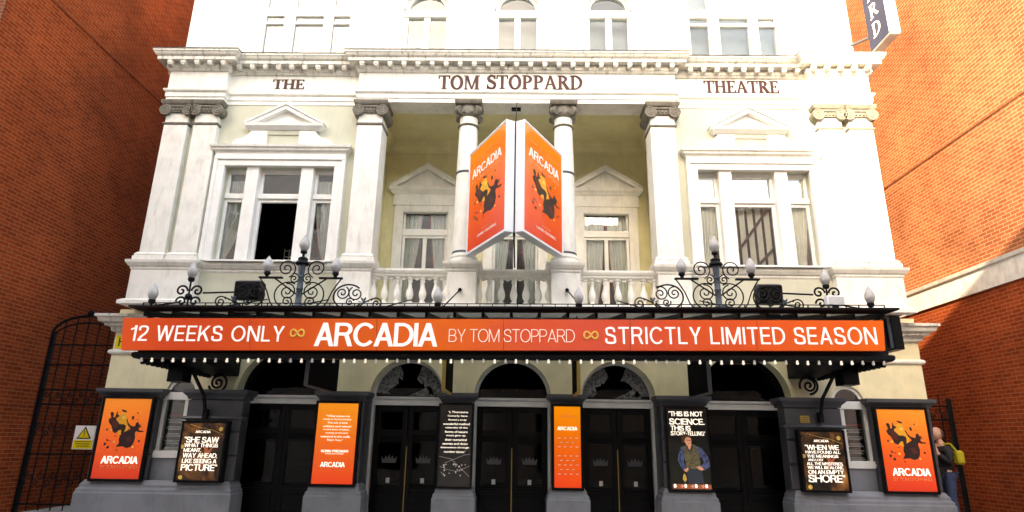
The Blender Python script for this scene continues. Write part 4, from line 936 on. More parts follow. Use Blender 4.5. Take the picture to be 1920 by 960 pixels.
def lamp_standard(x, y, label):
    z = gz(x)
    t = thing('lamp_standard', (x, y, z), label, 'lamp', 'three lamp standards on the canopy')
    MB().lathe(x, y, [(.075, z), (.075, z+.04), (.05, z+.07), (.048, z+.30), (.056, z+.31), (.056, z+.33), (.048, z+.34), (.046, z+.50), (.054, z+.51), (.054, z+.53), (.046, z+.54), (.058, z+.72)], 16).build('post', 'blueiron', t, smooth=True)
    MB().lathe(x, y, [(.10, z+.72), (.115, z+.74), (.10, z+.77), (.075, z+.79), (.08, z+.83), (.05, z+.85), (.02, z+.86), (.02, z+.90), (.055, z+.93), (.05, z+.96)], 16).build('collar', 'iron', t, smooth=True)
    globe(MB(), x, y, z+.95, .29, .085).build('globe', 'globe', t, smooth=True)
    for sg in (-1, 1):
        gx = x+sg*.56
        MB().box(*sorted((x+sg*.30, x+sg*.68)), y-.03, y+.03, z+.49, z+.515).tube([(x+sg*.03, y, z+.22), (x+sg*.42, y, z+.49)], .013, 6).build('arm', 'iron', t)
        MB().lathe(gx, y, [(.025, z+.51), (.03, z+.54), (.055, z+.57), (.052, z+.60)], 12).build('holder', 'iron', t, smooth=True)
        globe(MB(), gx, y, z+.59, .28, .085).build('globe', 'globe', t, smooth=True)
        m_ = MB(); q = .0115
        m_.tube(spiral(x+sg*.25, y, z+.66, .16, 1.9, -sg, R(90-90*sg) if False else R(250 if sg > 0 else 290)), q, 5)
        m_.tube(spiral(x+sg*.11, y, z+.49, .085, 1.6, sg, R(90)), q, 5)
        m_.tube(spiral(x+sg*.20, y, z+.27, .14, 1.8, sg, R(100)), q, 5)
        m_.tube(spiral(x+sg*.19, y, z+.11, .095, 1.6, -sg, R(270)), q, 5)
        m_.tube([(x+sg*(.19+.21*math.sin(R(a))), y, z+.22+.21*math.cos(R(a))) for a in range(-30, 181, 15)], q, 5)
        m_.tube([(x+sg*(.66-.0), y, z+.49), (x+sg*.60, y, z+.40), (x+sg*.53, y, z+.28), (x+sg*.46, y, z+.10), (x+sg*.40, y, z+.02)], q, 5)
        # big side roundel with three curls, then the low tail
        cxx, czz = x+sg*.80, z+.20
        m_.tube([(cxx+sg*.24*math.cos(R(a)), y, czz+.20*math.sin(R(a))) for a in range(0, 361, 15)][3:23], q*1.25, 5)
        m_.tube(spiral(cxx-sg*.10, y, czz+.06, .115, 1.7, -sg, R(60)), q, 5)
        m_.tube(spiral(cxx+sg*.12, y, czz+.05, .125, 1.7, sg, R(120)), q, 5)
        m_.tube(spiral(cxx+sg*.03, y, czz-.09, .07, 1.5, sg, R(20)), q, 5)
        m_.tube([(x+sg*.98, y, z+.03), (x+sg*1.08, y, z+.12), (x+sg*1.20, y, z+.17)], q, 5)
        m_.tube(spiral(x+sg*1.26, y, z+.09, .10, 1.7, -sg, R(150 if sg > 0 else 30)), q, 5)
        m_.tube([(x+sg*.50, y, z+.015), (x+sg*1.38, y, z+.015)], .012, 5)
        m_.build('scrollwork', 'iron', t, smooth=True)
        lf = MB()
        for an in (20, 70, 110, 160): lf.prism([(x+sg*1.05, z+.10), (x+sg*1.05+.07*math.cos(R(an))-.018, z+.10+.07*math.sin(R(an))), (x+sg*1.05+.10*math.cos(R(an)), z+.10+.10*math.sin(R(an))), (x+sg*1.05+.07*math.cos(R(an))+.018, z+.10+.07*math.sin(R(an)))], y-.015, y+.015)
        lf.build('leaf_ornament', 'blueiron', t)
    return t
lamp_standard(-3.44, -2.42, 'blue grey post with three flame lamps and scrolls on left side of canopy')
lamp_standard(3.30, -2.42, 'blue grey post with three flame lamps and scrolls on right side of canopy')
for x0, x1, z0, z1, rz, lab in ((-4.62, -4.20, 3.80, 4.16, 8, 'black floodlight behind the iron scrolls on the left of the canopy'), (4.06, 4.44, 3.84, 4.20, -8, 'black floodlight behind the iron scrolls on the right of the canopy')):
    c = (x0+x1)/2; fl_ = thing('floodlight', (c, -2.05, 3.62), lab, 'floodlight')
    h = MB().prismX([(-2.18, z0), (-1.95, z0+.03), (-1.90, z1-.03), (-2.05, z1), (-2.20, z1-.05)], x0, x1); h.build('housing', 'black', fl_, bevel=.02)
    fn = MB()
    for k in range(5): fn.box(x0+.04+.07*k, x0+.055+.07*k, -1.92, -1.86, z0+.04, z1-.05)
    fn.build('cooling_fins', 'black', fl_)
    MB().tube([(x0-.02, -2.05, (z0+z1)/2), (x0-.02, -2.05, 3.70), (x1+.02, -2.05, 3.70), (x1+.02, -2.05, (z0+z1)/2)], .015, 6).box(c-.14, c+.14, -2.12, -1.98, 3.60, 3.70).build('yoke', 'iron', fl_)
    MB().box(x0+.04, x1-.04, -2.215, -2.19, z0+.05, z1-.07).build('lens', 'doorglass', fl_)
wb = thing('white_floodlight', (5.17, -2.32, 3.72), 'small white box floodlight under the raised right hand lamp', 'floodlight')
MB().box(5.03, 5.31, -2.42, -2.30, 3.77, 3.93).build('housing', 'boxwhite', wb, bevel=.01); MB().box(5.13, 5.21, -2.40, -2.34, 3.66, 3.77).build('bracket', 'iron', wb); MB().box(5.05, 5.29, -2.425, -2.42, 3.79, 3.91).build('lens', 'frame_grey', wb)
# boards hung crosswise under the canopy, one at each inner pier
for x, y0, y1, lab in ((-3.33, -1.95, -.25, 'black board hung under canopy beside the leftmost wide arch'), (-1.15, -1.5, -.25, 'black board hung under canopy left of the central arch'), (1.15, -1.3, -.25, 'black board hung under canopy right of the central arch'), (3.33, -1.5, -.25, 'black board hung under canopy beside the rightmost wide arch')):
    hb = thing('hanging_board', (x, (y0+y1)/2, 2.45), lab, 'sign board', 'boards hung under the canopy')
    MB().box(x-.025, x+.025, y0, y1, 2.46, 3.30).build('board', 'matte', hb)
    f_ = MB(); f_.box(x-.03, x+.03, y0-.03, y0, 2.44, 3.32).box(x-.03, x+.03, y0, y1, 2.43, 2.46); f_.build('edge_trim', 'dado' if abs(x) > 2 else 'brass', hb)
    e = MB(); e.add([(x+s_*.028, (y0+y1)/2+(y1-y0)*.42*math.cos(2*math.pi*k/24), 2.88+.36*math.sin(2*math.pi*k/24)) for s_ in (-1, 1) for k in range(24)], [tuple(range(24)), tuple(range(24, 48))]+[(k, (k+1) % 24, (k+1) % 24+24, k+24) for k in range(24)])
    e.build('oval_panel', 'matte', hb)
    for yy in (y0+.2, y1-.2): MB().tube([(x, yy, 3.29), (x, yy, 3.62+.136*(yy-YF))], .012, 6).build('hanger', 'iron', hb)
# ================================================================ V of two light boxes hung in front of the columns
def grad_orange(name, z0, z1, emit=0): return vgrad(name, [(0, (.62, .035, .012)), (.12, (.70, .05, .012)), (.45, (.80, .10, .012)), (1, (.86, .24, .02))], z0, z1, .14, emit)
ART_W = 457.0
def apx(x, y):                      # artwork traced on one poster -> (s, t) in 0..1
    xl = 165-(y-90)*130/790
    return ((x-xl)/ART_W, 1-(y-90)/797)
SHAPES = {
 'man': [(214, 240), (222, 228), (238, 228), (247, 240), (246, 262), (240, 276), (252, 286), (262, 270), (280, 222), (287, 218), (282, 250), (300, 262), (304, 268), (280, 284), (268, 300), (290, 330), (304, 350), (340, 350), (362, 360), (364, 385), (352, 415), (342, 440), (330, 455), (316, 440), (322, 420), (318, 405), (296, 412), (278, 432), (262, 440), (240, 428), (234, 400), (222, 360), (204, 340), (196, 310), (206, 296), (222, 285)],
 'woman': [(372, 300), (380, 296), (392, 340), (412, 362), (440, 372), (456, 366), (462, 340), (476, 326), (492, 334), (490, 352), (520, 352), (500, 362), (522, 376), (496, 378), (488, 400), (500, 412), (536, 414), (534, 424), (492, 428), (468, 416), (452, 436), (456, 480), (438, 540), (412, 572), (372, 588), (336, 570), (300, 574), (270, 578), (286, 556), (302, 536), (298, 500), (312, 460), (340, 432), (380, 412), (410, 396), (404, 380), (384, 358)],
}
SHARDS = [(350, 215, 34, 12, 20), (434, 282, 14, 24, 10), (482, 236, 10, 8, 0), (184, 405, 9, 15, 30), (266, 468, 14, 5, 10), (492, 516, 13, 13, 0), (280, 606, 7, 9, 0), (188, 510, 16, 9, 40), (165, 548, 14, 18, 20), (192, 580, 18, 14, -30), (214, 520, 10, 5, 30), (478, 300, 6, 6, 0)]
GLOWS = [(345, 284, 17), (218, 412, 11), (252, 528, 11), (432, 574, 9), (424, 446, 6), (505, 238, 5), (372, 510, 5)]
def artwork(parent, F, s0=0., s1=1., t0=0., t1=1., mirror=False):
    """F(s, t, lift) -> world point"""
    def m(x, y):
        s, t = apx(x, y); s = s0+(s1-s0)*s; t = t0+(t1-t0)*t
        return s, t
    def poly(mb, pts, l0, l1):
        n = len(pts); st = [m(*p) for p in pts]
        mb.add([F(s, t, l0) for s, t in st]+[F(s, t, l1) for s, t in st], [tuple(range(n)), tuple(range(2*n-1, n-1, -1))]+[(i, (i+1) % n, (i+1) % n+n, i+n) for i in range(n)])
    g = MB(); poly(g, [(330+(62+38*((k*29) % 7)/7)*math.cos(k*.3927), 345+(70+60*((k*29) % 7)/7)*math.sin(k*.3927)) for k in range(16)], 0, .001); g.build('printed_glow', 'goldink', parent)
    g = MB()
    for x, y, r in GLOWS: poly(g, [(x+r*math.cos(a*.5236), y+r*math.sin(a*.5236)) for a in range(12)], 0, .002)
    g.build('printed_light_spots', 'glow', parent)
    for nm in ('man', 'woman'):
        b = MB(); poly(b, SHAPES[nm], 0, .003 if nm == 'man' else .0045); b.build('printed_falling_figure', 'art', parent)
    b = MB(); poly(b, [(366, 478), (408, 466), (428, 520), (384, 532)], 0, .006); poly(b, [(216, 300), (262, 306), (290, 352), (268, 396), (240, 380)], 0, .0045); b.build('printed_shading', 'art2', parent)
    for x, y, a, c, rot in SHARDS:
        b = MB()
        q = R(rot); pts = []
        for k in range(7):
            an = k/7*2*math.pi; rr = .75+.35*((k*37) % 5)/5; px, py = a*rr*math.cos(an), c*rr*math.sin(an)
            pts.append((x+px*math.cos(q)-py*math.sin(q), y+px*math.sin(q)+py*math.cos(q)))
        poly(b, pts, 0, .0025)
        b.build('printed_fragment', 'art', parent)
def banner(s, label):
    O = Vector((.015+s*.915, -.95, 0)); I = Vector((.015+s*.155, -2.38, 0)); d = (I-O).normalized(); L = (I-O).length
    n = Vector((s*.883, -.469, 0)); n = Vector((-d.y*s*-1, 0, 0)) if False else Vector((s*abs(d.y), -abs(d.x), 0))
    z0, z1 = 4.97, 7.06; th = .17
    t = thing('light_box_banner', ((O.x+I.x)/2, (O.y+I.y)/2, z0), label, 'sign', 'V shaped pair of light boxes')
    def solid(mb, a, b, y0, y1, za, zb):     # along, depth, height
        pts = [O+d*x-n*y for x, y in ((a, y0), (b, y0), (b, y1), (a, y1))]
        return mb.add([(p.x, p.y, za) for p in pts]+[(p.x, p.y, zb) for p in pts], [(0, 3, 2, 1), (4, 5, 6, 7), (0, 1, 5, 4), (1, 2, 6, 5), (2, 3, 7, 6), (3, 0, 4, 7)])
    solid(MB(), 0, L, .004, th, z0, z1).build('casing', 'boxwhite', t, bevel=.012)
    pm = grad_orange('banner_orange', z0, z1, .02)
    solid(MB(), .05, L-.02, 0, .006, z0+.05, z1-.05).build('face', pm, t)
    rim = MB(); solid(rim, 0, .03, -.008, .01, z0, z1); solid(rim, L-.012, L, -.008, .01, z0, z1); solid(rim, .03, L-.012, -.008, .01, z0, z0+.03); solid(rim, .03, L-.012, -.008, .01, z1-.03, z1)
    rim.build('rim', 'boxwhite', t)
    # as read from outside: left box reads from outer to inner edge, right box from inner to outer
    ux = d if s < 0 else -d; A = O if s < 0 else I
    def F(sx, tz, lift): p = A+ux*(.05+(L-.07)*sx)+n*(lift+.0005); return Vector((p.x, p.y, z0+.05+(z1-z0-.10)*tz))
    def txt(body, sx0, sx1, t0, t1, mat, weight, spacing=.88):
        put_text(MB(), body, F(sx0, t0, 0), ux, (0, 0, 1), n, (sx1-sx0)*(L-.07), (t1-t0)*(z1-z0-.1), .003, weight, spacing).build('lettering', mat, t)['kind'] = 'stuff'
    txt('ARCADIA', .08, .90, .715, .805, 'txtwhite', .022)
    txt('BY TOM STOPPARD', .08, .90, .655, .695, 'txtdim', -.016)
    txt('12 WEEKS ONLY', .10, .45, .865, .88, 'txtdim', 0, 1); txt('STRICTLY LIMITED', .55, .92, .865, .88, 'txtdim', 0, 1)
    txt('DIRECTED BY', .42, .66, .13, .145, 'txtdim', 0, 1); txt('CARRIE CRACKNELL', .28, .80, .085, .108, 'txtwhite', 0, 1)
    artwork(t, F, .04, .98, -.04, .76)
    for z in (5.17, 6.88):
        a = O+d*.12-n*th
        MB().tube([(a.x, a.y, z), (s*1.0-s*.05, -.57, z)], .016, 6).build('fixing_rod', 'blueiron', t)
banner(-1, 'orange arcadia light box facing left in front of the columns')
banner(1, 'orange arcadia light box facing right in front of the columns')
po = thing('banner_pole', (.015, -2.2, 4.93), 'thin black pole between the two orange light boxes', 'pole')
MB().tube([(.015, -2.27, 4.92), (.015, -2.27, 7.04)], .022, 8).build('tube', 'iron', po)
MB().tube([(.015, -2.27, 4.95), (.015, -.62, 4.84)], .016, 6).build('lower_stay', 'iron', po); MB().tube([(.015, -2.27, 6.95), (.015, -.5, 8.5)], .010, 6).build('upper_stay', 'iron', po)
# ================================================================ poster screens on the piers
def poster(x0, x1, z0, z1, Y, mat, label, fr=.045, cat='poster'):
    t = thing('poster_screen', ((x0+x1)/2, Y, z0), label, cat, 'posters on the ground floor piers')
    f = MB().box(x0-fr, x1+fr, Y, Y+.07, z0-fr, z1+fr); f.build('casing', 'black', t, bevel=.008)
    f = MB(); f.box(x0-fr, x0, Y-.018, Y+.002, z0-fr, z1+fr).box(x1, x1+fr, Y-.018, Y+.002, z0-fr, z1+fr).box(x0, x1, Y-.0175, Y+.002, z0-fr, z0).box(x0, x1, Y-.0175, Y+.002, z1, z1+fr); f.build('frame', 'black', t)
    MB().box(x0, x1, Y-.006, Y+.001, z0, z1).build('sheet', mat, t)
    def F(s, tt, lift): return Vector((x0+(x1-x0)*s, Y-.0065-lift, z0+(z1-z0)*tt))
    def txt(body, s0, s1, t0, t1, mat='scrwhite', weight=0, spacing=.92):
        put_text(MB(), body, F(s0, t0, 0), (1, 0, 0), (0, 0, 1), (0, -1, 0), (s1-s0)*(x1-x0), (t1-t0)*(z1-z0), .002, weight, spacing).build('lettering', mat, t)['kind'] = 'stuff'
    return t, F, txt
def blob(parent, F, name, pts, mat, lift=.002):
    n = len(pts); MB().add([F(s, t, 0) for s, t in pts]+[F(s, t, lift) for s, t in pts], [tuple(range(n)), tuple(range(2*n-1, n-1, -1))]+[(i, (i+1) % n, (i+1) % n+n, i+n) for i in range(n)]).build(name, mat, parent)
PY = -.44
po_o = grad_orange('poster_orange', .86, 2.29, .04)
for x0, x1, lab in ((-7.53, -6.66, 'large orange arcadia poster with falling figures at the far left pier'), (6.63, 7.50, 'large orange arcadia poster with falling figures at the far right pier')):
    t, F, txt = poster(x0, x1, .88, 2.28, PY, po_o, lab)
    txt('ARCADIA', .15, .92, .185, .275, weight=.022, spacing=.86); txt('BY TOM STOPPARD', .15, .92, .125, .165, 'txtdim', -.016); artwork(t, F)
def orange_tall(x0, x1, lab):
    m = vgrad('screen_orange', [(0, (.74, .05, .012)), (.5, (.84, .14, .012)), (1, (.92, .30, .01))], .84, 2.26, .14, .06)
    return poster(x0, x1, .85, 2.25, PY, m, lab)
t, F, txt = orange_tall(-3.56, -2.82, 'orange quote poster on the pier between left wide arch and second arch')
for k, (ln, a, b) in enumerate((('“What moves me', .22, .80), ('most is its humanity.', .15, .86), ('The wit, it feels', .26, .76), ('wildest and wisest', .16, .86), ('in the best of plays,', .18, .82), ('moving to the end', .24, .78), ('watched in the stalls.', .12, .86), ('That’s Tom.”', .28, .68))): txt(ln, a, b, .825-.043*k, .85-.043*k, weight=-.002)
txt('SONIA FRIEDMAN', .17, .83, .385, .415, weight=.02); txt('PRODUCTIONS', .28, .72, .36, .374); txt('ARCADIA', .18, .78, .205, .265, weight=.022, spacing=.86); txt('BY TOM STOPPARD', .18, .78, .17, .19, 'txtdim', -.016)
t, F, txt = orange_tall(.77, 1.25, 'narrow orange arcadia poster on the pier right of the central door')
txt('THE OLD VIC', .32, .68, .885, .897, 'txtdim'); txt('12 WEEKS ONLY', .2, .8, .865, .88, 'txtdim'); txt('ARCADIA', .12, .88, .70, .745, weight=.022, spacing=.86)
for r_ in range(9):
    for k in range(3 if r_ % 2 else 4):
        sx = (.14 if r_ % 2 == 0 else .22)+.22*k; wd = .10; tz = .60-.055*r_
        if r_ == 3: continue
        blob(t, F, 'print_line', [(sx, tz), (sx+wd, tz), (sx+wd, tz+.008), (sx, tz+.008)], 'txtwhite', .0015)
dk = vgrad('screen_black', [(0, (.035, .034, .03)), (.42, (.022, .022, .02)), (.5, (.004, .004, .004)), (1, (.003, .003, .003))], .82, 2.28, .25)
t, F, txt = poster(-1.31, -.73, .84, 2.25, PY, dk, 'narrow black quote poster on the pier left of the central door', .03)
for k, (ln, a, b) in enumerate((('‘I, Thomasina', .26, .88), ('Coverly, have', .24, .86), ('found a truly', .26, .84), ('wonderful method', .10, .94), ('whereby all the', .17, .88), ('forms of nature', .17, .88), ('must give up', .22, .82), ('their numerical', .18, .86), ('secrets and draw', .11, .90), ('themselves through', .05, .94), ('number alone.’', .17, .82))): txt(ln, a, b, .895-.049*k, .922-.049*k, weight=.006)
for pts in ([(.02, .36), (.4, .33), (.7, .22), (.98, .12)], [(.2, .28), (.45, .32), (.8, .38), (.98, .39)], [(.05, .24), (.3, .20), (.6, .18), (.98, .25)]):
    MB().tube([F(s_, t_, .001) for s_, t_ in pts], .0035, 5).build('printed_orbit', 'frame_grey', t)
for k in range(22):
    a, b = random.uniform(.05, .95), random.uniform(.13, .27); r_ = random.uniform(.006, .016)
    blob(t, F, 'printed_star', [(a+r_*1.9*math.cos(q*1.0472), b+r_*.8*math.sin(q*1.0472)) for q in range(6)], 'txtwhite', .0015)
t, F, txt = poster(2.82, 3.55, .84, 2.24, PY, vgrad('screen_black_b', [(0, (.02, .022, .016)), (.3, (.02, .024, .016)), (.7, (.004, .004, .004)), (1, (.003, .003, .003))], .82, 2.28, .25), 'black poster of a man with hands on hips headed this is not science', .03)
for ln, a, b, c, d in (('“THIS IS NOT', .05, .90, .905, .965), ('SCIENCE.', .06, .93, .80, .875), ('THIS IS', .08, .58, .725, .785), ('STORY-TELLING”', .08, .93, .665, .715)): txt(ln, a, b, c, d, weight=.02, spacing=.86)
def px6(x, y): return ((x-105)/(480-105)*.96+.0-.12*(y-90)/780, 1-(y-85)/790)   # traced from the photograph of that poster
def b6(name, pts, mat, lift): blob(t, F, name, [(max(.01, min(.99, s_)), max(.01, t_)) for s_, t_ in [px6(x+ (y-90)*.06, y) for x, y in pts]], mat, lift)
M['p_shirt'] = paint('print_blue_shirt', (.11, .15, .36), .5, .35, 22, 0); M['p_vest'] = paint('print_olive_vest', (.22, .19, .09), .5, .3, 30, 0); M['p_skin'] = flat('print_skin', (.52, .24, .15), .5, .08); M['p_hair'] = flat('print_hair', (.14, .06, .025), .5); M['p_trs'] = flat('print_trousers', (.022, .03, .045), .5, .05); M['p_table'] = flat('print_table', (.26, .07, .03), .5, .08)
b6('printed_arm', [(228, 455), (200, 530), (190, 590), (215, 650), (240, 690), (268, 670), (244, 610), (258, 540), (262, 480)], 'p_shirt', .002)
b6('printed_arm', [(370, 450), (420, 470), (470, 540), (498, 600), (490, 650), (440, 685), (400, 680), (395, 655), (440, 610), (420, 570), (395, 540)], 'p_shirt', .002)
b6('printed_trousers', [(262, 660), (410, 660), (428, 810), (280, 815)], 'p_trs', .002)
b6('printed_waistcoat', [(240, 460), (285, 440), (300, 480), (330, 430), (375, 450), (400, 540), (405, 650), (360, 672), (268, 668), (258, 580)], 'p_vest', .003)
b6('printed_hand', [(240, 685), (280, 660), (288, 680), (262, 706)], 'p_skin', .004); b6('printed_hand', [(365, 650), (400, 645), (435, 675), (410, 688), (380, 675)], 'p_skin', .004)
b6('printed_neck', [(280, 440), (330, 430), (322, 470), (298, 490)], 'p_skin', .0035); b6('printed_face', [(262, 370), (280, 352), (318, 360), (330, 395), (326, 430), (305, 452), (280, 440), (264, 410)], 'p_skin', .004)
b6('printed_hair', [(232, 380), (245, 345), (280, 335), (318, 352), (322, 372), (285, 366), (268, 385), (262, 420), (240, 415)], 'p_hair', .005)
b6('printed_lapel', [(285, 440), (300, 480), (312, 520), (296, 500), (276, 455)], 'p_trs', .0036); b6('printed_lapel', [(330, 430), (318, 480), (312, 520), (326, 500), (345, 445)], 'p_trs', .0036)
b6('printed_fold', [(440, 520), (452, 530), (470, 600), (450, 640), (458, 590)], 'p_trs', .0025); b6('printed_fold', [(214, 520), (222, 530), (212, 590), (226, 640), (204, 590)], 'p_trs', .0025)
b6('printed_eyes', [(284, 392), (326, 394), (325, 401), (285, 400)], 'p_hair', .0045); b6('printed_mouth', [(298, 426), (320, 427), (318, 432), (300, 431)], 'p_hair', .0045)
b6('printed_table', [(128, 818), (520, 820), (522, 862), (128, 862)], 'p_table', .004)
for k in range(12):
    x = 135+33*k; b6('printed_clutter', [(x, 835), (x+8, 816+5*(k % 3)), (x+24, 818), (x+28, 845), (x+10, 855)], ('scrwhite', 'p_table', 'p_skin')[k % 3], .0055)
b6('printed_candle', [(226, 770), (232, 735), (244, 715), (258, 740), (264, 775), (246, 800)], 'glow', .006)
bz = splash('screen_brown', .08)
for x0, x1, lines, lab in ((-5.96, -5.20, (('“SHE SAW', .06, .88, .655, .755), ('WHAT THINGS', .08, .88, .575, .64), ('MEANT,', .08, .50, .49, .555), ('WAY AHEAD,', .08, .90, .39, .47), ('LIKE SEEING A', .08, .90, .295, .37), ('PICTURE”', .08, .93, .165, .275)), 'small brown quote poster beginning she saw left of the doors'),
                           (5.18, 5.93, (('“WHEN WE', .08, .88, .69, .775), ('HAVE FOUND ALL', .08, .90, .625, .675), ('THE MEANINGS', .10, .84, .555, .605), ('AND LOST', .12, .48, .495, .535), ('ALL THE MYSTERIES,', .08, .93, .425, .475), ('WE WILL BE ALONE,', .09, .93, .36, .41), ('ON AN EMPTY', .09, .92, .275, .34), ('SHORE”', .08, .94, .135, .26)), 'small brown quote poster beginning when we right of the doors')):
    t, F, txt = poster(x0, x1, .88, 1.86, -.50, bz, lab, .04)
    txt('ARCADIA', .30, .66, .825, .868, weight=.016, spacing=.86)
    for ln, a, b, c, d in lines: txt(ln, a, b, c, d, weight=.016, spacing=.86)
    for a, b, r_ in ((.03, .58, .045), (.90, .90, .05), (.10, .05, .05)): blob(t, F, 'printed_light_spot', [(a+r_*math.cos(q*.5236), b+r_*.78*math.sin(q*.5236)) for q in range(12) if .005 < a+r_*math.cos(q*.5236) < .995], 'glow', .001)
    blob(t, F, 'printed_figure', [(.55, .58), (.62, .60), (.66, .52), (.78, .58), (.70, .46), (.64, .42), (.60, .34), (.55, .44), (.58, .50)], 'p_table', .0012)
    MB().tube([F(s_, t_, 0) for s_, t_ in ((.15, .98), (.4, .92), (.7, .88), (.97, .80))], .003, 5).build('printed_streak', 'glow', t)
    MB().box(x0-.04, x1+.04, -.43, -.352, .84, 1.90).build('mounting', 'black', t)
# notice boards behind the small window panes
for s in (-1, 1):
    cx = s*WIN; nb_ = thing('window_notice', (cx, -.08, 1.37), 'black notice with white text lines in the small %s window' % ('left' if s < 0 else 'right'), 'notice')
    MB().box(cx-.176, cx+.176, -.085, -.072, 1.375, 2.28).build('board', 'black', nb_)
    MB().box(cx-.14, cx+.14, -.0905, -.0845, 1.985, 2.02).build('red_heading', 'red', nb_)
    for g_ in range(5):
        for k in range(3):
            wd = .145-.02*((g_+k*2) % 3); zz = 1.93-.125*g_-.026*k
            MB().box(cx-wd, cx+wd, -.0905, -.0845, zz-.012, zz).build('print_line', 'txtwhite', nb_)
# ================================================================ curtains
def curtain(label, top, bot, z0, z1, y, tie=None, red=None, folds=6, group=None):
    """top/bot = (xa, xb); tie = (xa, xb, z) waist"""
    t = thing('curtain', ((top[0]+top[1])/2, y, z0), label, 'curtain', group)
    nx, nz = 40, 20; vs = []; fs = []
    for j in range(nz+1):
        v = j/nz; z = z0+(z1-z0)*v
        if tie and z < tie[2]: k = (z-z0)/(tie[2]-z0); e = k; xa = bot[0]+(tie[0]-bot[0])*e; xb = bot[1]+(tie[1]-bot[1])*e
        elif tie: k = (z-tie[2])/(z1-tie[2]); e = k**.7; xa = tie[0]+(top[0]-tie[0])*e; xb = tie[1]+(top[1]-tie[1])*e
        else: xa = bot[0]+(top[0]-bot[0])*v; xb = bot[1]+(top[1]-bot[1])*v
        for i in range(nx+1):
            u = i/nx; vs.append((xa+(xb-xa)*u, y+.013*math.sin(u*folds*2*math.pi+.6*math.sin(3*v))*(.5+.5*min(1, abs(xb-xa)*3)), z))
    for j in range(nz):
        for i in range(nx): fs.append((j*(nx+1)+i, j*(nx+1)+i+1, (j+1)*(nx+1)+i+1, (j+1)*(nx+1)+i))
    m_ = MB().add(vs, fs); o = m_.build('cloth', 'curtain', t, smooth=True)
    sm = o.modifiers.new('thickness', 'SOLIDIFY'); sm.thickness = .004
    if red is not None:       # coloured leading edge
        ed = [vs[j*(nx+1)+(0 if red < 0 else nx)] for j in range(nz+1)]
        MB().add([(x+dx, yy-.012, z) for x, yy, z in ed for dx in (-.014, .014)]+[(x+dx, yy+.012, z) for x, yy, z in ed for dx in (-.014, .014)],
                 [(2*j, 2*j+1, 2*j+3, 2*j+2) for j in range(nz)]+[(2*(nz+1)+2*j+2, 2*(nz+1)+2*j+3, 2*(nz+1)+2*j+1, 2*(nz+1)+2*j) for j in range(nz)]).build('red_edge', 'red', t)
    return t
Yc = -.33+.16+.06; c = -4.88
curtain('tied white curtain with red hem in the left light of the left bay window', (c-1.12, c-.69), (c-1.12, c-1.02), 4.99, 6.34, Yc, (c-1.12, c-.92, 5.25), 1)
curtain('tied white curtain with red edge in the right light of the left bay window', (c+.71, c+1.13), (c+.98, c+1.12), 4.99, 6.34, Yc, (c+.90, c+1.12, 5.3), -1)
for k, (a, b) in enumerate(((-1.1, -.7), (.7, 1.1))): curtain('short curtain behind the upper %s pane of the left bay window' % ('left', 'right')[k], (c+a, c+b), (c+a, c+b), 6.45, 6.80, Yc, None, None, 5)
c = 4.88
curtain('draped white curtain in the left light of the right bay window', (c-1.12, c-.69), (c-1.12, c-.90), 4.99, 6.34, Yc, (c-1.12, c-.80, 5.3), 1)
curtain('draped white curtain in the right light of the right bay window', (c+.71, c+1.13), (c+.71, c+1.0), 4.99, 6.34, Yc, (c+.71, c+1.02, 5.3), 1)
curtain('short pleated curtain behind the upper centre pane of the right bay window', (c-.40, c+.40), (c-.40, c+.40), 6.45, 6.98, Yc+.04, None, None, 8)
vb = thing('reflection_slats', (c, Yc+.10, 4.99), 'added pale slats imitating reflected stripes in the centre light of the right bay window', 'blind')  # added slats that imitate pale stripes reflected in the glass
for k in range(5): MB().add([(c-.40+.17*k, Yc+.13, 4.99), (c-.31+.17*k, Yc+.07, 4.99), (c-.31+.17*k, Yc+.07, 6.34), (c-.40+.17*k, Yc+.13, 6.34), (c-.40+.17*k, Yc+.136, 4.99), (c-.31+.17*k, Yc+.076, 4.99), (c-.31+.17*k, Yc+.076, 6.34), (c-.40+.17*k, Yc+.136, 6.34)], [(0, 1, 2, 3), (7, 6, 5, 4), (0, 4, 5, 1), (1, 5, 6, 2), (2, 6, 7, 3), (3, 7, 4, 0)]).build('slat', 'curtain', vb)
for k, (xa, za, xb, zb, lab) in enumerate(((c-.40, 5.30, c+.34, 6.30, 'long dark bar imitating a slanting reflection across the slats in the right bay window'), (c-.05, 4.99, c+.38, 5.45, 'short dark bar imitating a slanting reflection low in the right bay window'))):  # added bars that imitate slanting lines of the same reflection
    pl = thing('reflection_bar', (xa, Yc+.03, za), lab, 'pole'); MB().tube([(xa, Yc+.03, za), (xb, Yc+.03, zb)], .028, 8).build('shaft', 'jacket', pl)
for k, (a, b) in enumerate(((-1.1, -.7), (.7, 1.1))): curtain('short curtain behind the upper %s pane of the right bay window' % ('left', 'right')[k], (c+a, c+b), (c+a, c+b), 6.45, 6.90, Yc, None, None, 5)
Yd = YB+.12
for c, nm in ((-2.13, 'left'), (0, 'middle'), (2.13, 'right')):
    w2 = .12 if c < 2 else .03
    curtain('cream curtain drawn to the left side of the %s loggia door' % nm, (c-.50, c-.08 if c < 2 else c-.02), (c-.50, c-.30), 4.15, 6.80, Yd, (c-.50, c-.22-(.06 if c < 2 else -.1), 5.2), 1)
    curtain('cream curtain drawn to the right side of the %s loggia door' % nm, (c+.08 if c < 2 else c+.02, c+.50), (c+.30, c+.50), 4.15, 6.80, Yd, (c+.22+(.06 if c < 2 else -.1), c+.50, 5.2), -1)
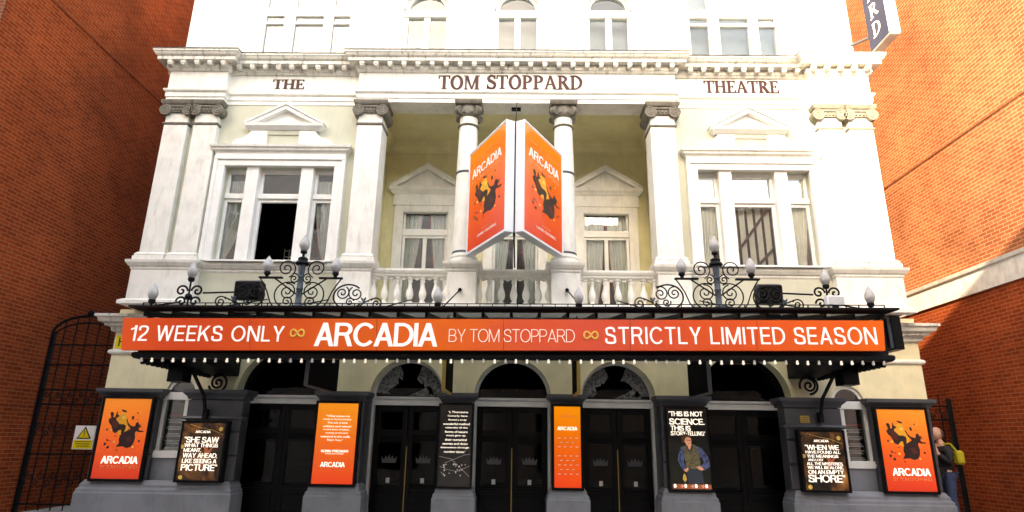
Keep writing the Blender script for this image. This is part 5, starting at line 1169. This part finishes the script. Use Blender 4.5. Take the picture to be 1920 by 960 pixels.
# window chandelier glimpsed in the open sash
ch = thing('picture_frame', (-4.95, 1.6, 5.0), 'pale lattice screen inside the dark open sash of the left bay window', 'screen')
f = MB()
for k in range(6): f.box(-5.25+.11*k, -5.235+.11*k, 1.3, 1.32, 4.99, 5.75)
for k in range(6): f.box(-5.25, -4.685, 1.3, 1.32, 5.0+.14*k, 5.015+.14*k)
f.build('lattice', 'frame_grey', ch)
# ================================================================ projecting blade sign at the top right corner
bs = thing('blade_sign', (7.86, -.69, 9.87), 'tall slate blue blade sign with white letters at the top right corner', 'sign')
MB().box(7.745, 7.98, -1.05, -.33, 9.87, 13.6).build('casing', 'boxwhite', bs, bevel=.01)
MB().box(7.738, 7.7445, -1.035, -.345, 9.885, 13.59).build('face', 'blade', bs)
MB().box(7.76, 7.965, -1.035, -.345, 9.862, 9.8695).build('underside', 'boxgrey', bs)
for k, ch_ in enumerate('DRAPPOTS'):
    serif_word(MB(), ch_, (7.7375, -.69+.17, 10.10+.46*k), (0, -1, 0), (0, 0, 1), (-1, 0, 0), .32, .34, .004).build('lettering', 'txtwhite', bs)
for z in (10.3, 12.2): MB().tube([(7.85, -.35, z), (7.5, .05, z)], .03, 8).build('bracket', 'steel', bs)
# ================================================================ person in the right alley
def skin(verts, edges, rad, sub=2):
    me = bpy.data.meshes.new('s'); me.from_pydata(verts, edges, []); o = bpy.data.objects.new('s', me); col.objects.link(o)
    o.modifiers.new('k', 'SKIN'); o.modifiers.new('u', 'SUBSURF').levels = sub
    for v, r_ in zip(me.skin_vertices[0].data, rad): v.radius = (r_, r_) if not isinstance(r_, tuple) else r_
    me.skin_vertices[0].data[0].use_root = True
    dg = bpy.context.evaluated_depsgraph_get(); m2 = bpy.data.meshes.new_from_object(o.evaluated_get(dg))
    vs = [tuple(v.co) for v in m2.vertices]; fs = [tuple(p.vertices) for p in m2.polygons]
    bpy.data.objects.remove(o); bpy.data.meshes.remove(me); bpy.data.meshes.remove(m2)
    return vs, fs
px, py, g0 = 8.38, .62, .2
pr = thing('person', (px, py, g0), 'person in black jacket and jeans raising a hand to the mouth in right alley', 'person')
def W(x, y, z): return (px-x, py-y, g0+z)     # x forward (towards -X), y to the person's left (towards the street)
B = MB()
verts = [W(0, 0, .95), W(0, 0, 1.15), W(-.01, 0, 1.33), W(-.01, 0, 1.44), W(.01, 0, 1.52), W(.02, 0, 1.60),
         W(0, .10, .92), W(.02, .10, .50), W(-.02, .10, .09), W(.10, .11, .04), W(0, -.10, .92), W(-.02, -.10, .50), W(-.06, -.10, .09), W(.06, -.11, .04),
         W(-.01, .19, 1.40), W(.04, .25, 1.14), W(.17, .12, 1.33), W(.155, .07, 1.42), W(-.01, -.19, 1.40), W(-.03, -.24, 1.12), W(.06, -.22, .88), W(.08, -.22, .80)]
ed = [(0, 1), (1, 2), (2, 3), (3, 4), (4, 5), (0, 6), (6, 7), (7, 8), (8, 9), (0, 10), (10, 11), (11, 12), (12, 13), (3, 14), (14, 15), (15, 16), (16, 17), (3, 18), (18, 19), (19, 20), (20, 21)]
rd = [.12, .11, .12, .10, .055, .06, .085, .06, .045, .04, .085, .06, .045, .04, .06, .045, .032, .03, .06, .045, .032, .03]
B.add(*skin(verts, ed, rd))
hc = W(.045, 0, 1.69)
hv = MB().sphere(hc, .105, 20, (1.0, .78, 1.2))
B.add(hv.v, hv.f); B.sphere(W(.155, 0, 1.685), .02, 8, (1.1, .8, 1.5)); B.sphere(W(.13, 0, 1.60), .035, 8, (.8, .9, .7)); B.sphere(W(.03, .085, 1.68), .022, 8, (.8, .4, 1.4)); B.sphere(W(.03, -.085, 1.68), .022, 8, (.8, .4, 1.4))
for k in range(4): B.tube([W(.155-.006*k, .07-.02*k, 1.42), W(.17-.004*k, .055-.02*k, 1.48), W(.165, .04-.015*k, 1.53+.012*(k in (1, 2)))], .010, 6, .007)
B.tube([W(.14, .07, 1.42), W(.125, .06, 1.47), W(.13, .045, 1.505)], .011, 6, .008)
for k in range(4): B.tube([W(.06+.018*k, -.22, .80), W(.065+.018*k, -.215, .74), W(.06+.018*k, -.20, .70)], .010, 6, .008)
B.tube([W(.09, -.19, .80), W(.11, -.18, .76), W(.10, -.18, .73)], .011, 6, .008)
B.build('body', 'skin', pr, smooth=True)
J = MB(); J.add(*skin([W(0, 0, .80), W(0, 0, 1.12), W(-.01, 0, 1.33), W(-.01, 0, 1.43), W(.0, 0, 1.50), W(-.01, .20, 1.40), W(.04, .26, 1.14), W(.155, .135, 1.31), W(-.01, -.20, 1.40), W(-.03, -.25, 1.12), W(.055, -.225, .90)],
    [(0, 1), (1, 2), (2, 3), (3, 4), (3, 5), (5, 6), (6, 7), (3, 8), (8, 9), (9, 10)], [.165, .15, .15, .13, .075, .085, .065, .045, .085, .065, .045])); J.build('jacket', 'jacket', pr, smooth=True)
TR = MB(); TR.add(*skin([W(0, 0, .95), W(0, .10, .88), W(.02, .10, .50), W(-.02, .10, .12), W(0, -.10, .88), W(-.02, -.10, .50), W(-.06, -.10, .12)], [(0, 1), (1, 2), (2, 3), (0, 4), (4, 5), (5, 6)], [.135, .105, .08, .065, .105, .08, .065])); TR.build('jeans', 'jeans', pr, smooth=True)
H = MB().sphere((hc[0]+.045, hc[1], hc[2]+.012), .080, 18, (.85, .98, 1.05)); H.build('hair', 'hair', pr, smooth=True)
for sg in (-1, 1): MB().box(px-.19-.04*(sg < 0)+.04, px+.06, py-sg*.10-.05, py-sg*.10+.05, g0, g0+.085).build('shoe', 'black', pr, bevel=.025)
bg_ = thing('shoulder_bag', (px+.16, py-.30, g0+.98), 'bright yellow bag on the back of the person in the right alley', 'bag')
MB().box(px+.09, px+.23, py-.32, py-.14, g0+1.12, g0+1.38).build('pouch', 'hivis', bg_, bevel=.04); MB().tube([W(-.14, .24, 1.34), W(-.04, .22, 1.50), W(.02, .10, 1.50)], .02, 6).build('strap', 'hivis', bg_)
# ================================================================ houses across the street (behind the camera; they shade the front and show in the glass)
wm = MB().box(-.55, .55, -.02, .06, 0, 1.7).mesh('pane', 'inside'); fm = MB()
fm.box(-.65, -.55, -.02, .09, -.1, 1.8).box(.55, .65, -.02, .09, -.1, 1.8).box(-.55, .55, -.02, .089, 1.7, 1.8).box(-.55, .55, -.02, .12, -.1, 0).box(-.55, .55, -.02, .085, .82, .88).box(-.03, .03, -.02, .08, 0, .82).box(-.03, .03, -.02, .08, .88, 1.7); fmm = fm.mesh('frame', 'trim')
def opposite(x0, x1, H_, mat, label, nwin):
    b = thing('street_building', ((x0+x1)/2, -18, 0), label, 'building')
    MB().box(x0, x1, -20, -16, -.1, H_).build('wall', mat, b); MB().box(x0-.0, x1, -15.999, -15.8, H_-.6, H_-.3).build('eaves', 'stone', b)
    for r_ in range(int((H_-4)//3.2)):
        for k in range(nwin):
            x = x0+(x1-x0)*(k+.5)/nwin; z = 4.6+3.2*r_
            f_ = inst('window', fmm, b, (x, -15.99, z)); inst('pane', wm, f_, (x, -15.985, z))
    for k in range(max(2, nwin//2)):
        x = x0+(x1-x0)*(k+.5)/max(2, nwin//2); MB().box(x-.9, x+.9, -16.02, -15.94, .4, 3.2).build('shopfront', 'inside', b)
opposite(-26, -1.0, 20.5, 'render', 'tall pale rendered house across the street to the left', 7)
opposite(-50, -26.02, 20, 'render2', 'tall stone house across the street at the far left', 6)
opposite(-.98, 16, 12.9, 'render2', 'lower stone house across the street to the right', 6)
opposite(16.02, 45, 13.4, 'render', 'lower pale house across the street at the far right', 7)
